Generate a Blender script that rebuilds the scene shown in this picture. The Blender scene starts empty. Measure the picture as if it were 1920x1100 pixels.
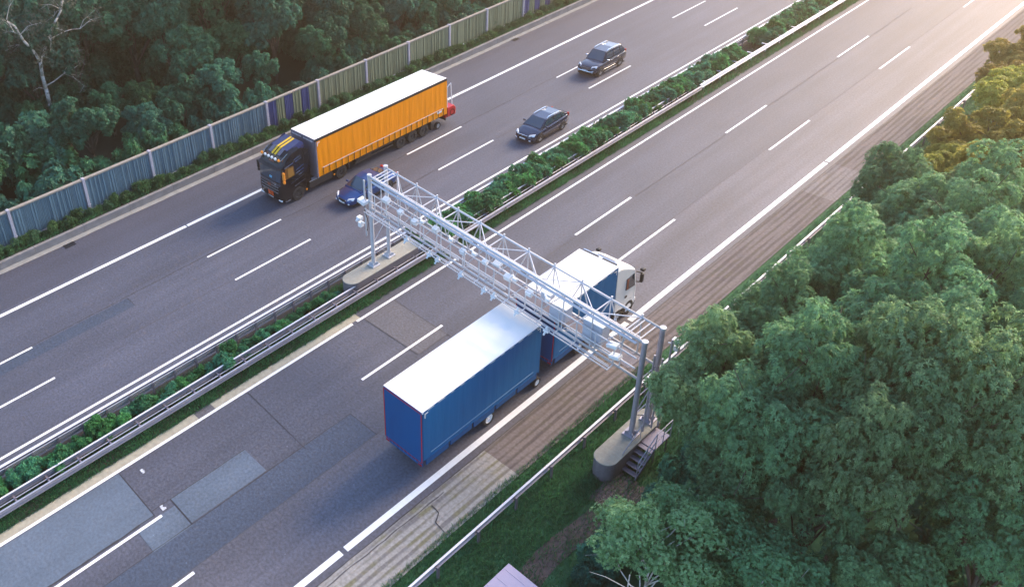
import bpy, bmesh, math, random
import numpy as np
from mathutils import Vector, Matrix

R = math.radians
rnd = random.Random(7)
C = bpy.context.scene.collection
scene = bpy.context.scene

# ------------------------------------------------------------------ camera
cam_data = bpy.data.cameras.new("camera")
cam = bpy.data.objects.new("camera", cam_data)
C.objects.link(cam)
scene.camera = cam
F_PX, CX, CY = 1603.775, 543.057, 351.483
PITCH, ROLL, YAW, CAM_H = R(30.40723), R(-6.05075), R(-54.01302), 30.7955
fw = Vector((math.sin(YAW)*math.cos(PITCH), math.cos(YAW)*math.cos(PITCH), -math.sin(PITCH)))
r0 = Vector((math.cos(YAW), -math.sin(YAW), 0)); u0 = r0.cross(fw)
rt = math.cos(ROLL)*r0 + math.sin(ROLL)*u0
up = -math.sin(ROLL)*r0 + math.cos(ROLL)*u0
M = Matrix((rt, up, -fw)).transposed().to_4x4()
M.translation = Vector((0, 0, CAM_H))
cam.matrix_world = M
cam_data.sensor_fit = 'HORIZONTAL'
cam_data.sensor_width = 36.0
cam_data.lens = F_PX/1920*36.0
cam_data.shift_x = (960-CX)/1920
cam_data.shift_y = (CY-550)/1920
cam_data.clip_start = 0.5
cam_data.clip_end = 4000

# ------------------------------------------------------------------ light
SUN_AZ, SUN_EL = R(4), R(27)          # clockwise from +Y
world = bpy.data.worlds.new("World")
scene.world = world
world.use_nodes = True
wn = world.node_tree.nodes; wl = world.node_tree.links
bg = wn["Background"]
sky = wn.new("ShaderNodeTexSky")
sky.sky_type = 'NISHITA'
sky.sun_disc = False
sky.sun_elevation = SUN_EL
sky.sun_rotation = SUN_AZ
sky.air_density = 1.0
sky.dust_density = 0.7
sky.ozone_density = 3.0
wl.new(sky.outputs[0], bg.inputs[0])
bg.inputs[1].default_value = 0.15
sun_data = bpy.data.lights.new("sun", 'SUN')
sun_data.energy = 2.5
sun_data.angle = R(26)
sun_data.color = (1.0, 0.77, 0.54)
sun = bpy.data.objects.new("sun", sun_data)
C.objects.link(sun)
sd = Vector((math.sin(SUN_AZ)*math.cos(SUN_EL), math.cos(SUN_AZ)*math.cos(SUN_EL), math.sin(SUN_EL)))
sun.rotation_euler = sd.to_track_quat('Z', 'Y').to_euler()
sun.location = (0, 60, 60)
scene.view_settings.view_transform = 'Standard'
scene.view_settings.look = 'None'
scene.view_settings.exposure = 1.85
scene.view_settings.gamma = 1
scene.render.engine = 'CYCLES'
scene.cycles.use_denoising = True
scene.cycles.max_bounces = 6
scene.cycles.transparent_max_bounces = 6
scene.cycles.volume_bounces = 0
scene.cycles.sample_clamp_indirect = 4

# ------------------------------------------------------------------ materials
def mat(name, col, rough=0.6, metal=0.0, var=0.0, vscale=3.0, bump=0.0, bscale=20.0, spec=0.5, coat=0.0, stretch=None, emit=None):
    m = bpy.data.materials.new(name); m.use_nodes = True
    nt = m.node_tree; n = nt.nodes; l = nt.links
    b = n["Principled BSDF"]
    b.inputs["Base Color"].default_value = (*col, 1)
    b.inputs["Roughness"].default_value = rough
    b.inputs["Metallic"].default_value = metal
    b.inputs["Specular IOR Level"].default_value = spec
    b.inputs["Coat Weight"].default_value = coat
    if emit:
        b.inputs["Emission Color"].default_value = (*emit[0], 1); b.inputs["Emission Strength"].default_value = emit[1]
    tc = n.new("ShaderNodeNewGeometry") if stretch == 'world' else n.new("ShaderNodeTexCoord")
    vec = tc.outputs["Position"] if stretch == 'world' else tc.outputs["Object"]
    if isinstance(stretch, tuple):
        mp = n.new("ShaderNodeMapping"); mp.inputs["Scale"].default_value = stretch
        l.new(vec, mp.inputs["Vector"]); vec = mp.outputs["Vector"]
    if var > 0:
        t = n.new("ShaderNodeTexNoise"); t.inputs["Scale"].default_value = vscale; t.inputs["Detail"].default_value = 6
        t.inputs["Roughness"].default_value = 0.65
        l.new(vec, t.inputs["Vector"])
        mr = n.new("ShaderNodeMapRange"); mr.inputs[1].default_value = 0.25; mr.inputs[2].default_value = 0.75
        mr.inputs[3].default_value = 1-var; mr.inputs[4].default_value = 1+var
        l.new(t.outputs["Fac"], mr.inputs[0])
        mx = n.new("ShaderNodeVectorMath"); mx.operation = 'SCALE'; mx.inputs[0].default_value = col
        l.new(mr.outputs[0], mx.inputs["Scale"])
        l.new(mx.outputs[0], b.inputs["Base Color"])
    if bump > 0:
        t2 = n.new("ShaderNodeTexNoise"); t2.inputs["Scale"].default_value = bscale; t2.inputs["Detail"].default_value = 4
        l.new(vec, t2.inputs["Vector"])
        bp = n.new("ShaderNodeBump"); bp.inputs["Strength"].default_value = bump; bp.inputs["Distance"].default_value = 0.05
        l.new(t2.outputs["Fac"], bp.inputs["Height"]); l.new(bp.outputs[0], b.inputs["Normal"])
    return m

def asphalt(name, col, streak=0.16, mottle=0.14, grain=0.22, rough=0.62, seed=0.0):
    m = bpy.data.materials.new(name); m.use_nodes = True
    nt = m.node_tree; n = nt.nodes; l = nt.links
    b = n["Principled BSDF"]; b.inputs["Roughness"].default_value = rough
    g = n.new("ShaderNodeNewGeometry")
    def noise(sc, detail, off, mscale=(1, 1, 1), lo=.3, hi=.7, amt=.1):
        mp = n.new("ShaderNodeMapping"); mp.inputs["Scale"].default_value = mscale; mp.inputs["Location"].default_value = (off+seed, off*1.7+seed, 0)
        l.new(g.outputs["Position"], mp.inputs["Vector"])
        t = n.new("ShaderNodeTexNoise"); t.inputs["Scale"].default_value = sc; t.inputs["Detail"].default_value = detail
        t.inputs["Roughness"].default_value = 0.6
        l.new(mp.outputs[0], t.inputs["Vector"])
        mr = n.new("ShaderNodeMapRange"); mr.inputs[1].default_value = lo; mr.inputs[2].default_value = hi
        mr.inputs[3].default_value = 1-amt; mr.inputs[4].default_value = 1+amt
        l.new(t.outputs["Fac"], mr.inputs[0]); return mr.outputs[0]
    a = noise(1.0, 3, 3.1, (0.9, 0.03, 1), .3, .7, streak)
    c = noise(0.25, 5, 9.7, (1, .5, 1), .3, .7, mottle)
    d = noise(8.0, 4, 1.3, (1, 1, 1), .3, .72, grain*1.7)
    def mul(p, q):
        x = n.new("ShaderNodeMath"); x.operation = 'MULTIPLY'; l.new(p, x.inputs[0]); l.new(q, x.inputs[1]); return x.outputs[0]
    k = mul(mul(a, c), d)
    # pale grit specks
    v = n.new("ShaderNodeTexVoronoi"); v.inputs["Scale"].default_value = 1.1
    l.new(g.outputs["Position"], v.inputs["Vector"])
    lt = n.new("ShaderNodeMath"); lt.operation = 'LESS_THAN'; lt.inputs[1].default_value = 0.035; l.new(v.outputs["Distance"], lt.inputs[0])
    ma = n.new("ShaderNodeMath"); ma.operation = 'MULTIPLY_ADD'; ma.inputs[1].default_value = 1.1; l.new(lt.outputs[0], ma.inputs[0]); l.new(k, ma.inputs[2])
    mx = n.new("ShaderNodeVectorMath"); mx.operation = 'SCALE'; mx.inputs[0].default_value = col
    l.new(ma.outputs[0], mx.inputs["Scale"]); l.new(mx.outputs[0], b.inputs["Base Color"])
    bp = n.new("ShaderNodeBump"); bp.inputs["Strength"].default_value = .35; bp.inputs["Distance"].default_value = 0.02
    l.new(d, bp.inputs["Height"]); l.new(bp.outputs[0], b.inputs["Normal"])
    return m

M_ASPH_L = asphalt("asphalt_left", (.074, .080, .108), seed=2)
M_ASPH_R = asphalt("asphalt_right", (.070, .074, .097), seed=11)
M_ASPH_SH = asphalt("asphalt_shoulder", (.066, .070, .096), streak=.1, seed=5)
M_ASPH_LIGHT = asphalt("asphalt_pale_patch", (.098, .128, .168), streak=.10, mottle=.22, grain=.14, seed=7)
M_ASPH_GREY = asphalt("asphalt_grey_patch", (.105, .103, .115), streak=.08, seed=17)
M_ASPH_DARK = asphalt("asphalt_dark_patch", (.050, .066, .098), streak=.06, seed=23)
M_ASPH_LANE = asphalt("asphalt_old_lane", (.094, .094, .116), streak=.3, seed=31)
M_SEAM = mat("bitumen_seam", (.035, .034, .038), .7)
M_SEAM_SOFT = mat("weathered_seam", (.075, .072, .08), .8)
M_PAINT = mat("road_paint", (.86, .86, .85), .55, var=.07, vscale=6, stretch='world')
M_WORN = mat("worn_paint", (.50, .51, .53), .7, var=.4, vscale=9, stretch="world")
M_BEIGE = mat("pale_concrete_strip", (.36, .335, .26), .85, var=.25, vscale=4, stretch='world')
M_CONC = mat("concrete", (.27, .265, .25), .85, var=.22, vscale=2.2, bump=.2, bscale=30)
M_CONC_WALL = mat("kerb_wall_concrete", (.20, .195, .20), .85, var=.28, vscale=1.6, bump=.2, bscale=20)
M_GUTTER = mat("gutter_concrete", (.26, .26, .25), .85, var=.25, vscale=1.5, stretch='world')
M_PLINTH = mat("plinth_concrete", (.31, .30, .255), .9, var=.2, vscale=5, bump=.3, bscale=40)
M_PLINTH_SIDE = mat("plinth_side_board", (.17, .15, .165), .85, var=.2, vscale=6)
M_STEEL = mat("galvanised_steel", (.50, .49, .52), .45, .6, var=.15, vscale=1.5)
M_RAIL = mat("guardrail_steel", (.74, .72, .76), .5, .25, var=.10, vscale=.9)
M_BEAM = mat("weathered_beam_steel", (.21, .20, .23), .55, .4, var=.25, vscale=1.2)
M_FACE = mat("lilac_grey_rail_face", (.44, .41, .48), .5, .3, var=.15, vscale=1.0)
M_RAIL_DARK = mat("guardrail_post_steel", (.22, .20, .24), .55, .4, var=.2, vscale=3)
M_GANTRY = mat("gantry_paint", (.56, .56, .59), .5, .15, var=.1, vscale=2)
M_GANTRY_DK = mat("shaded_leg_and_handrail_steel", (.40, .38, .43), .5, .4, var=.15, vscale=3)  # right legs have their shade put into this darker colour; stair rails share it
M_GRATE = mat("walkway_grating", (.20, .19, .22), .6, .4, var=.2, vscale=10)
M_BOX = mat("sensor_housing", (.78, .80, .82), .4, var=.05)
M_BOXSIDE = mat("cabinet_grey", (.42, .46, .55), .45, var=.08)
M_SOIL = mat("soil", (.060, .046, .036), .95, var=.35, vscale=3, stretch='world')
M_PATH = mat("gravel_path", (.115, .088, .082), .95, var=.35, vscale=9, bump=.5, bscale=40, stretch='world')
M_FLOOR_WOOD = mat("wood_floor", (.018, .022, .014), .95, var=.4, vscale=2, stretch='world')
M_TYRE = mat("tyre_rubber", (.022, .021, .023), .8, var=.15)
M_RIM = mat("alloy_rim", (.55, .54, .53), .35, .7)
M_RIM_DK = mat("dark_rim", (.085, .08, .08), .5, .5)
M_GLASS = mat("vehicle_glass", (.020, .050, .080), .05, spec=1.0, coat=.8)
M_BLACK = mat("black_plastic", (.018, .018, .020), .5)
M_CHASSIS = mat("chassis_steel", (.035, .033, .036), .6, .3, var=.2)
M_CHROME = mat("chrome", (.75, .76, .78), .15, 1.0)
M_WHITE = mat("white_paint", (.82, .82, .82), .35, coat=.3, var=.03)
M_ROOF = mat("white_roof_tarpaulin", (.88, .88, .87), .8, var=.03, vscale=.7, spec=.1)
M_LAMP = mat("lamp_lens", (.85, .86, .86), .15, spec=.8)
M_RED = mat("red_lens", (.50, .012, .012), .25)
M_REDPAINT = mat("red_paint", (.55, .015, .02), .35, coat=.3)
M_ORANGE_L = mat("amber_lens", (.95, .30, .02), .3)
M_BIRCH = mat("birch_bark", (.50, .45, .41), .8, var=.45, vscale=2.5, stretch=(1, 1, 3))
M_BARK = mat("bark", (.075, .055, .045), .9, var=.3, vscale=4, bump=.5, bscale=12)

# ------------------------------------------------------------------ mesh helpers
class MB:
    def __init__(s): s.v = []; s.f = []; s.mi = []; s.cur = 0
    def add(s, vs, fs):
        o = len(s.v); s.v += [tuple(p) for p in vs]
        for f in fs: s.f.append(tuple(i+o for i in f)); s.mi.append(s.cur)
        return s
    def box(s, c, d, rot=None, taper=1.0):
        x, y, z = d[0]/2, d[1]/2, d[2]/2
        t = taper
        vs = [Vector(p) for p in ((-x,-y,-z),(x,-y,-z),(x,y,-z),(-x,y,-z),(-x*t,-y*t,z),(x*t,-y*t,z),(x*t,y*t,z),(-x*t,y*t,z))]
        if rot is not None: vs = [rot @ p for p in vs]
        c = Vector(c)
        return s.add([p+c for p in vs], [(3,2,1,0),(4,5,6,7),(0,1,5,4),(1,2,6,5),(2,3,7,6),(3,0,4,7)])
    def bb(s, x0, x1, y0, y1, z0, z1):
        return s.box(((x0+x1)/2, (y0+y1)/2, (z0+z1)/2), (x1-x0, y1-y0, z1-z0))
    def bar(s, p, q, w, h=None):
        p, q = Vector(p), Vector(q); d = q-p; L = d.length
        if L < 1e-6: return s
        h = h or w
        rot = d.to_track_quat('Y', 'Z').to_matrix()
        return s.box((p+q)/2, (w, L, h), rot)
    def tube(s, p, q, r, n=8, r2=None):
        p, q = Vector(p), Vector(q); d = q-p
        if d.length < 1e-6: return s
        r2 = r if r2 is None else r2
        rot = d.to_track_quat('Z', 'Y').to_matrix()
        vs = []
        for i in range(n):
            a = 2*math.pi*i/n; e = rot @ Vector((math.cos(a), math.sin(a), 0))
            vs.append(p+e*r); vs.append(q+e*r2)
        fs = [(2*i, 2*((i+1) % n), 2*((i+1) % n)+1, 2*i+1) for i in range(n)]
        fs.append(tuple(2*i for i in reversed(range(n)))); fs.append(tuple(2*i+1 for i in range(n)))
        return s.add(vs, fs)
    def path(s, pts, r, n=6):
        for a, b in zip(pts[:-1], pts[1:]): s.tube(a, b, r, n)
        return s
    def lathe_x(s, c, prof, n=24):      # profile of (radius, x) revolved about the x axis
        c = Vector(c); k = len(prof); vs = []
        for i in range(n):
            a = 2*math.pi*i/n
            for r, x in prof: vs.append(c+Vector((x, r*math.cos(a), r*math.sin(a))))
        fs = []
        for i in range(n):
            j = (i+1) % n
            for m in range(k-1): fs.append((i*k+m, j*k+m, j*k+m+1, i*k+m+1))
        return s.add(vs, fs)
    def quad(s, a, b, c, d): return s.add([a, b, c, d], [(0, 1, 2, 3)])
    def prism(s, poly, x0, x1):          # polygon in (y, z) extruded along x
        n = len(poly)
        vs = [(x0, y, z) for y, z in poly]+[(x1, y, z) for y, z in poly]
        fs = [tuple(range(n)), tuple(range(2*n-1, n-1, -1))]+[(i, i+n, (i+1) % n+n, (i+1) % n) for i in range(n)]
        return s.add(vs, fs)
    def sheet(s, x0, x1, y0, y1, z, nx=1, ny=1):
        vs = [(x0+(x1-x0)*i/nx, y0+(y1-y0)*j/ny, z) for j in range(ny+1) for i in range(nx+1)]
        fs = [(j*(nx+1)+i, j*(nx+1)+i+1, (j+1)*(nx+1)+i+1, (j+1)*(nx+1)+i) for j in range(ny) for i in range(nx)]
        return s.add(vs, fs)
    def loft(s, rings, cap=True):
        k = len(rings[0]); vs = [p for r in rings for p in r]; fs = []
        for a in range(len(rings)-1):
            for i in range(k):
                j = (i+1) % k
                fs.append((a*k+i, a*k+j, (a+1)*k+j, (a+1)*k+i))
        if cap: fs.append(tuple(reversed(range(k)))); fs.append(tuple((len(rings)-1)*k+i for i in range(k)))
        return s.add(vs, fs)
    def build(s, name, mats, parent=None, bevel=0.0, subsurf=0, smooth=False, fixn=True):
        me = bpy.data.meshes.new(name)
        me.from_pydata(s.v, [], s.f)
        mats = mats if isinstance(mats, (list, tuple)) else [mats]
        for m in mats: me.materials.append(m)
        if len(mats) > 1: me.polygons.foreach_set("material_index", s.mi)
        if fixn:
            b = bmesh.new(); b.from_mesh(me); bmesh.ops.recalc_face_normals(b, faces=b.faces); b.to_mesh(me); b.free()
        if smooth: me.polygons.foreach_set("use_smooth", [True]*len(me.polygons))
        me.update()
        o = bpy.data.objects.new(name, me); C.objects.link(o)
        if parent is not None: o.parent = parent
        if bevel > 0:
            md = o.modifiers.new("bevel", 'BEVEL'); md.width = bevel; md.segments = 2; md.limit_method = 'ANGLE'; md.angle_limit = R(35)
        if subsurf:
            md = o.modifiers.new("subsurf", 'SUBSURF'); md.levels = subsurf; md.render_levels = subsurf
        return o

def tag(o, label=None, cat=None, group=None, kind=None):
    if label: o["label"] = label
    if cat: o["category"] = cat
    if group: o["group"] = group
    if kind: o["kind"] = kind
    return o
def empty(name, loc, rz=0, label=None, cat=None, group=None):
    o = bpy.data.objects.new(name, None); C.objects.link(o)
    o.location = loc; o.rotation_euler = (0, 0, rz); o.empty_display_size = .3
    return tag(o, label, cat, group)
def struct(o): o["kind"] = "structure"; return o
def copy_tree(o, parent=None):
    c = o.copy(); C.objects.link(c)
    if parent is not None: c.parent = parent
    for ch in list(o.children): copy_tree(ch, c)
    return c

# ------------------------------------------------------------------ ground and roads
def rect(name, m, x0, x1, y0, y1, z):
    b = MB(); b.sheet(x0, x1, y0, y1, z); return struct(b.build(name, m))
Y0, Y1 = -120, 420
def grass_mat():
    m = mat("verge_grass", (.030, .115, .048), .95, var=.45, vscale=1.3, bump=.6, bscale=9, stretch='world'); return m
M_GROUND = grass_mat()
b = MB(); b.sheet(-900, 900, -700, 1100, -.05); struct(b.build("ground", M_GROUND))
rect("road_left_carriageway", M_ASPH_L, -47.86, -31.8, Y0, Y1, 0)
rect("road_right_carriageway", M_ASPH_R, -28.9, -17.52, Y0, Y1, 0)
rect("hard_shoulder_asphalt", M_ASPH_SH, -47.86, -44.15, Y0, Y1, .004)
rect("near_lane_asphalt", M_ASPH_LANE, -21.57, -17.52, Y0, Y1, .003)

# concrete shoulder with worn grooves
def groove_mat(name, base, dark, moss):
    m = bpy.data.materials.new(name); m.use_nodes = True
    nt = m.node_tree; n = nt.nodes; l = nt.links
    b = n["Principled BSDF"]; b.inputs["Roughness"].default_value = .85
    g = n.new("ShaderNodeNewGeometry")
    sx = n.new("ShaderNodeSeparateXYZ"); l.new(g.outputs["Position"], sx.inputs[0])
    mp = n.new("ShaderNodeMapping"); mp.inputs["Scale"].default_value = (2.0, .10, 1); l.new(g.outputs["Position"], mp.inputs["Vector"])
    t = n.new("ShaderNodeTexNoise"); t.inputs["Scale"].default_value = 2.0; t.inputs["Detail"].default_value = 5; l.new(mp.outputs[0], t.inputs["Vector"])
    # x + wobble -> sine
    w = n.new("ShaderNodeMath"); w.operation = 'MULTIPLY_ADD'; w.inputs[1].default_value = .10; l.new(t.outputs["Fac"], w.inputs[0]); l.new(sx.outputs["X"], w.inputs[2])
    k = n.new("ShaderNodeMath"); k.operation = 'MULTIPLY'; k.inputs[1].default_value = 2*math.pi/0.335; l.new(w.outputs[0], k.inputs[0])
    s = n.new("ShaderNodeMath"); s.operation = 'SINE'; l.new(k.outputs[0], s.inputs[0])
    a = n.new("ShaderNodeMath"); a.operation = 'MULTIPLY_ADD'; a.inputs[1].default_value = 4.2; a.inputs[2].default_value = -1.95; l.new(t.outputs["Fac"], a.inputs[0])
    sm = n.new("ShaderNodeMath"); sm.operation = 'MULTIPLY_ADD'; sm.inputs[1].default_value = .6; l.new(s.outputs[0], sm.inputs[0]); l.new(a.outputs[0], sm.inputs[2])
    mr = n.new("ShaderNodeMapRange"); mr.inputs[1].default_value = -.1; mr.inputs[2].default_value = .75; l.new(sm.outputs[0], mr.inputs[0])
    t2 = n.new("ShaderNodeTexNoise"); t2.inputs["Scale"].default_value = 7; t2.inputs["Detail"].default_value = 6; l.new(g.outputs["Position"], t2.inputs["Vector"])
    mc = n.new("ShaderNodeMix"); mc.data_type = 'RGBA'; l.new(mr.outputs[0], mc.inputs[0])
    mm = n.new("ShaderNodeMix"); mm.data_type = 'RGBA'; mm.inputs[6].default_value = (*dark, 1); mm.inputs[7].default_value = (*moss, 1)
    t3 = n.new("ShaderNodeTexNoise"); t3.inputs["Scale"].default_value = .9; l.new(g.outputs["Position"], t3.inputs["Vector"])
    mr3 = n.new("ShaderNodeMapRange"); mr3.inputs[1].default_value = .42; mr3.inputs[2].default_value = .58; l.new(t3.outputs["Fac"], mr3.inputs[0]); l.new(mr3.outputs[0], mm.inputs[0])
    mc.inputs[6].default_value = (*base, 1); l.new(mm.outputs[2], mc.inputs[7])
    mr2 = n.new("ShaderNodeMapRange"); mr2.inputs[1].default_value = .3; mr2.inputs[2].default_value = .7; mr2.inputs[3].default_value = .75; mr2.inputs[4].default_value = 1.25; l.new(t2.outputs["Fac"], mr2.inputs[0])
    vm = n.new("ShaderNodeVectorMath"); vm.operation = 'SCALE'; l.new(mc.outputs[2], vm.inputs[0]); l.new(mr2.outputs[0], vm.inputs["Scale"])
    l.new(vm.outputs[0], b.inputs["Base Color"])
    bp = n.new("ShaderNodeBump"); bp.inputs["Strength"].default_value = .3; bp.inputs["Distance"].default_value = .02; bp.invert = True
    l.new(mr.outputs[0], bp.inputs["Height"]); l.new(bp.outputs[0], b.inputs["Normal"])
    return m
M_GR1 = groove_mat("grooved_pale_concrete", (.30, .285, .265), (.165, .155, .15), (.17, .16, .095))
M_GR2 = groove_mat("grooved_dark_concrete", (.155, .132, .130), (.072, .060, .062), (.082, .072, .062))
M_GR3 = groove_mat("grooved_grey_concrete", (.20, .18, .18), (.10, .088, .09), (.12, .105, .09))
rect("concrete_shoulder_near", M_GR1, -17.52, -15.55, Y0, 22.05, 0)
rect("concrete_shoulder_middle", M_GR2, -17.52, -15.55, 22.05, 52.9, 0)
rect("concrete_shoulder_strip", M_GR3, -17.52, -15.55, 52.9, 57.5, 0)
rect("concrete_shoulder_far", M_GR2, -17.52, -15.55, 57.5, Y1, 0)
rect("median_soil", M_SOIL, -31.8, -28.9, Y0, Y1, -.01)
rect("beige_edge_strip", M_BEIGE, -28.86, -28.36, Y0, 24.5, .004)
rect("beige_edge_patch", M_ASPH_GREY, -28.86, -28.36, 13.6, 14.6, .008)
# asphalt patches
rect("asphalt_patch_grey", M_ASPH_GREY, -28.12, -24.05, 24.62, 26.9, .006)
rect("asphalt_patch_pale", M_ASPH_LIGHT, -28.15, -24.92, Y0, 8.93, .006)
rect("asphalt_patch_pale_strip", M_ASPH_LIGHT, -25.2, -23.5, 9.98, 14.08, .007)
rect("asphalt_patch_pale_square", M_ASPH_LIGHT, -24.78, -23.36, 7.98, 9.9, .009)
rect("asphalt_patch_dark", M_ASPH_DARK, -23.4, -21.56, Y0, 19.2, .006)
rect("asphalt_patch_dark_left", M_ASPH_DARK, -39.64, -38.68, Y0, 15.95, .006)
# seams
def seam(pts, w, m, jit=.03, step=.35):
    b = MB(); P = []
    for (x0, y0), (x1, y1) in zip(pts[:-1], pts[1:]):
        L = math.hypot(x1-x0, y1-y0); k = max(2, int(L/step))
        for i in range(k): P.append((x0+(x1-x0)*i/k, y0+(y1-y0)*i/k))
    P.append(pts[-1])
    j = 0; Q = []
    for x, y in P:
        j = .8*j+rnd.uniform(-jit, jit); Q.append((x+j, y+rnd.uniform(-jit, jit)*.3))
    for i in range(len(Q)-1):
        (x0, y0), (x1, y1) = Q[i], Q[i+1]
        dx, dy = x1-x0, y1-y0; L = math.hypot(dx, dy) or 1; nx, ny = -dy/L, dx/L
        a = w*rnd.uniform(.5, 1.1)/2
        b.quad((x0+nx*a, y0+ny*a, .0115), (x0-nx*a, y0-ny*a, .0115), (x1-nx*a, y1-ny*a, .0115), (x1+nx*a, y1+ny*a, .0115))
    return struct(b.build("road_seam", m))
seam([(-28.12, 26.93), (-24.05, 26.83), (-22.2, 26.8)], .05, M_SEAM, .01)
seam([(-28.12, 24.6), (-24.05, 24.55)], .05, M_SEAM, .01)
seam([(-24.03, 24.55), (-24.03, 26.85)], .04, M_SEAM_SOFT, .01)
seam([(-28.1, 16.45), (-23.2, 16.2)], .05, M_SEAM, .02)
seam([(-28.1, 8.96), (-24.92, 8.96)], .05, M_SEAM, .01)
seam([(-24.95, 8.93), (-24.98, -20)], .10, M_SEAM, .015)
seam([(-25.2, 9.94), (-23.4, 9.94)], .05, M_SEAM, .01)
seam([(-25.22, 9.0), (-25.22, 14.1)], .04, M_SEAM, .01)
seam([(-23.42, -10), (-23.42, 19.2), (-21.56, 19.2)], .04, M_SEAM, .01)
seam([(-21.58, -20), (-21.56, 120)], .035, M_SEAM_SOFT, .01)
seam([(-24.5, 31), (-24.62, 39)], .06, M_SEAM_SOFT, .02)
seam([(-24.6, 45.5), (-24.6, 57)], .08, M_SEAM_SOFT, .02)
seam([(-24.6, 63), (-24.6, 90)], .08, M_SEAM_SOFT, .02)
seam([(-39.55, -5), (-39.72, 9.8), (-39.85, 22), (-39.5, 32), (-39.75, 40), (-39.8, 66)], .06, M_SEAM, .03)
seam([(-39.64, 15.95), (-38.68, 15.95)], .04, M_SEAM, .01)
seam([(-40.3, 15), (-40.2, 26)], .03, M_SEAM_SOFT, .02)
seam([(-36.55, 14), (-36.45, 21.5)], .05, M_SEAM_SOFT, .02)
seam([(-36.4, 33), (-36.5, 40)], .06, M_SEAM, .02)
seam([(-36.4, 46), (-36.45, 57)], .05, M_SEAM_SOFT, .02)
seam([(-17.53, -10), (-17.53, 95)], .05, M_SEAM, .012)
seam([(-17.25, 8), (-17.2, 19)], .06, M_SEAM_SOFT, .03)
seam([(-17.1, 18.1), (-16.6, 18.05), (-16.3, 17.6), (-15.7, 17.5)], .06, M_SEAM, .05)
seam([(-47.83, -10), (-47.83, 110)], .05, M_SEAM, .02)

# painted markings
def line(x, w, y0, y1, gaps=()):
    b = MB(); ys = [y0]+[v for g in gaps for v in g]+[y1]
    for a, c in zip(ys[::2], ys[1::2]):
        n = max(1, int((c-a)/10))
        b.sheet(x-w/2, x+w/2, a, c, .016, 1, n)
    return struct(b.build("road_marking", M_PAINT))
line(-43.72, .27, Y0, Y1, [(22.83, 22.93), (74.2, 74.35)])
line(-32.97, .16, Y0, Y1)
line(-28.27, .16, Y0, Y1, [(23.83, 24.15), (74.0, 74.1)])
line(-17.99, .29, Y0, Y1, [(13.72, 13.95), (34.15, 34.4), (57.35, 57.55)])
for x, ph in ((-39.62, 3.78), (-36.36, 3.62), (-24.72, 3.2), (-21.40, 2.7)):
    b = MB()
    for i in range(-4, 22):
        y = ph+18*i; b.sheet(x-.075, x+.075, y, y+6, .016)
    struct(b.build("road_marking", M_PAINT))
# worn white smears by the joints
for x0, y0 in ((-27.62, 9.75), (-25.2, 9.35)):
    b = MB(); w = .30
    P = [(x0+w*k/6, y0+rnd.uniform(0, .05), y0+rnd.uniform(.10, .22)) for k in range(7)]
    for (xa, l0, h0), (xb, l1, h1) in zip(P[:-1], P[1:]): b.quad((xa, l0, .0205), (xb, l1, .0205), (xb, h1, .0205), (xa, h0, .0205))
    struct(b.build("road_marking", M_WORN))

# ------------------------------------------------------------------ left edge: gutter, kerb wall, raised bank
rect("road_gutter", M_GUTTER, -48.35, -47.86, Y0, Y1, .0)
b = MB()
nseg = 60
for i in range(nseg):
    y = -40+i*3.6
    b.bb(-48.62, -48.35, y+.006, y+3.594, -.1, .5)
o = b.build("kerb_wall", M_CONC_WALL, bevel=.02); tag(o, "long low grey concrete kerb wall below the weeds along the far edge of the road", "wall")
b = MB()
b.add([(-48.62, Y0, .45), (-48.62, Y1, .45), (-52, Y1, .5), (-52, Y0, .5), (-700, Y1, .5), (-700, Y0, .5)], [(0, 1, 2, 3), (3, 2, 4, 5)])
struct(b.build("ground_bank", M_FLOOR_WOOD))

# drains
for i, (x, y) in enumerate(((-47.62, 16.08), (-47.7, 62.6))):
    t = empty("drain_grate", (x, y, 0), 0, ["dark iron drain grate in the gutter, nearest the teal noise wall", "small drain grate beside the pale kerb behind the orange lorry"][i], "drain")
    b = MB(); 
    b.bb(-.24, .24, -.38, -.33, .006, .03); b.bb(-.24, .24, .33, .38, .006, .03); b.bb(-.24, -.2, -.33, .33, .006, .03); b.bb(.2, .24, -.33, .33, .006, .03)
    b.build("frame", M_CHASSIS, t)
    b = MB()
    for k in range(9): b.bb(-.2, .2, -.31+k*.07, -.27+k*.07, .005, .022)
    b.build("grille", M_BLACK, t)

# ------------------------------------------------------------------ noise wall
M_TEAL = mat("teal_timber", (.092, .175, .230), .8, var=.22, vscale=3, stretch=(1, 3, .5))
M_NAVY = mat("blue_timber", (.030, .055, .190), .75, var=.2, vscale=3, stretch=(1, 3, .5))
M_OLIVE = mat("yellow_green_timber", (.205, .235, .145), .8, var=.22, vscale=3, stretch=(1, 3, .5))
M_COPING = mat("wall_coping", (.30, .27, .23), .85, var=.2, vscale=3)
M_POST = mat("wall_post_concrete", (.42, .40, .46), .8, var=.12, vscale=3)
WX = -49.9
wall = empty("noise_wall", (WX, 40, .45), 0, "tall timber noise wall in teal, blue and yellow green boards between grey posts", "noise wall")
post_y = [13.44-5.35*k for k in range(4, 0, -1)]+[13.44, 18.9, 24.2, 29.5, 34.8, 40.1, 45.45, 50.56, 55.83, 61.0, 66.4]+[66.4+5.35*k for k in range(1, 14)]
HT = 2.52
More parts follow.
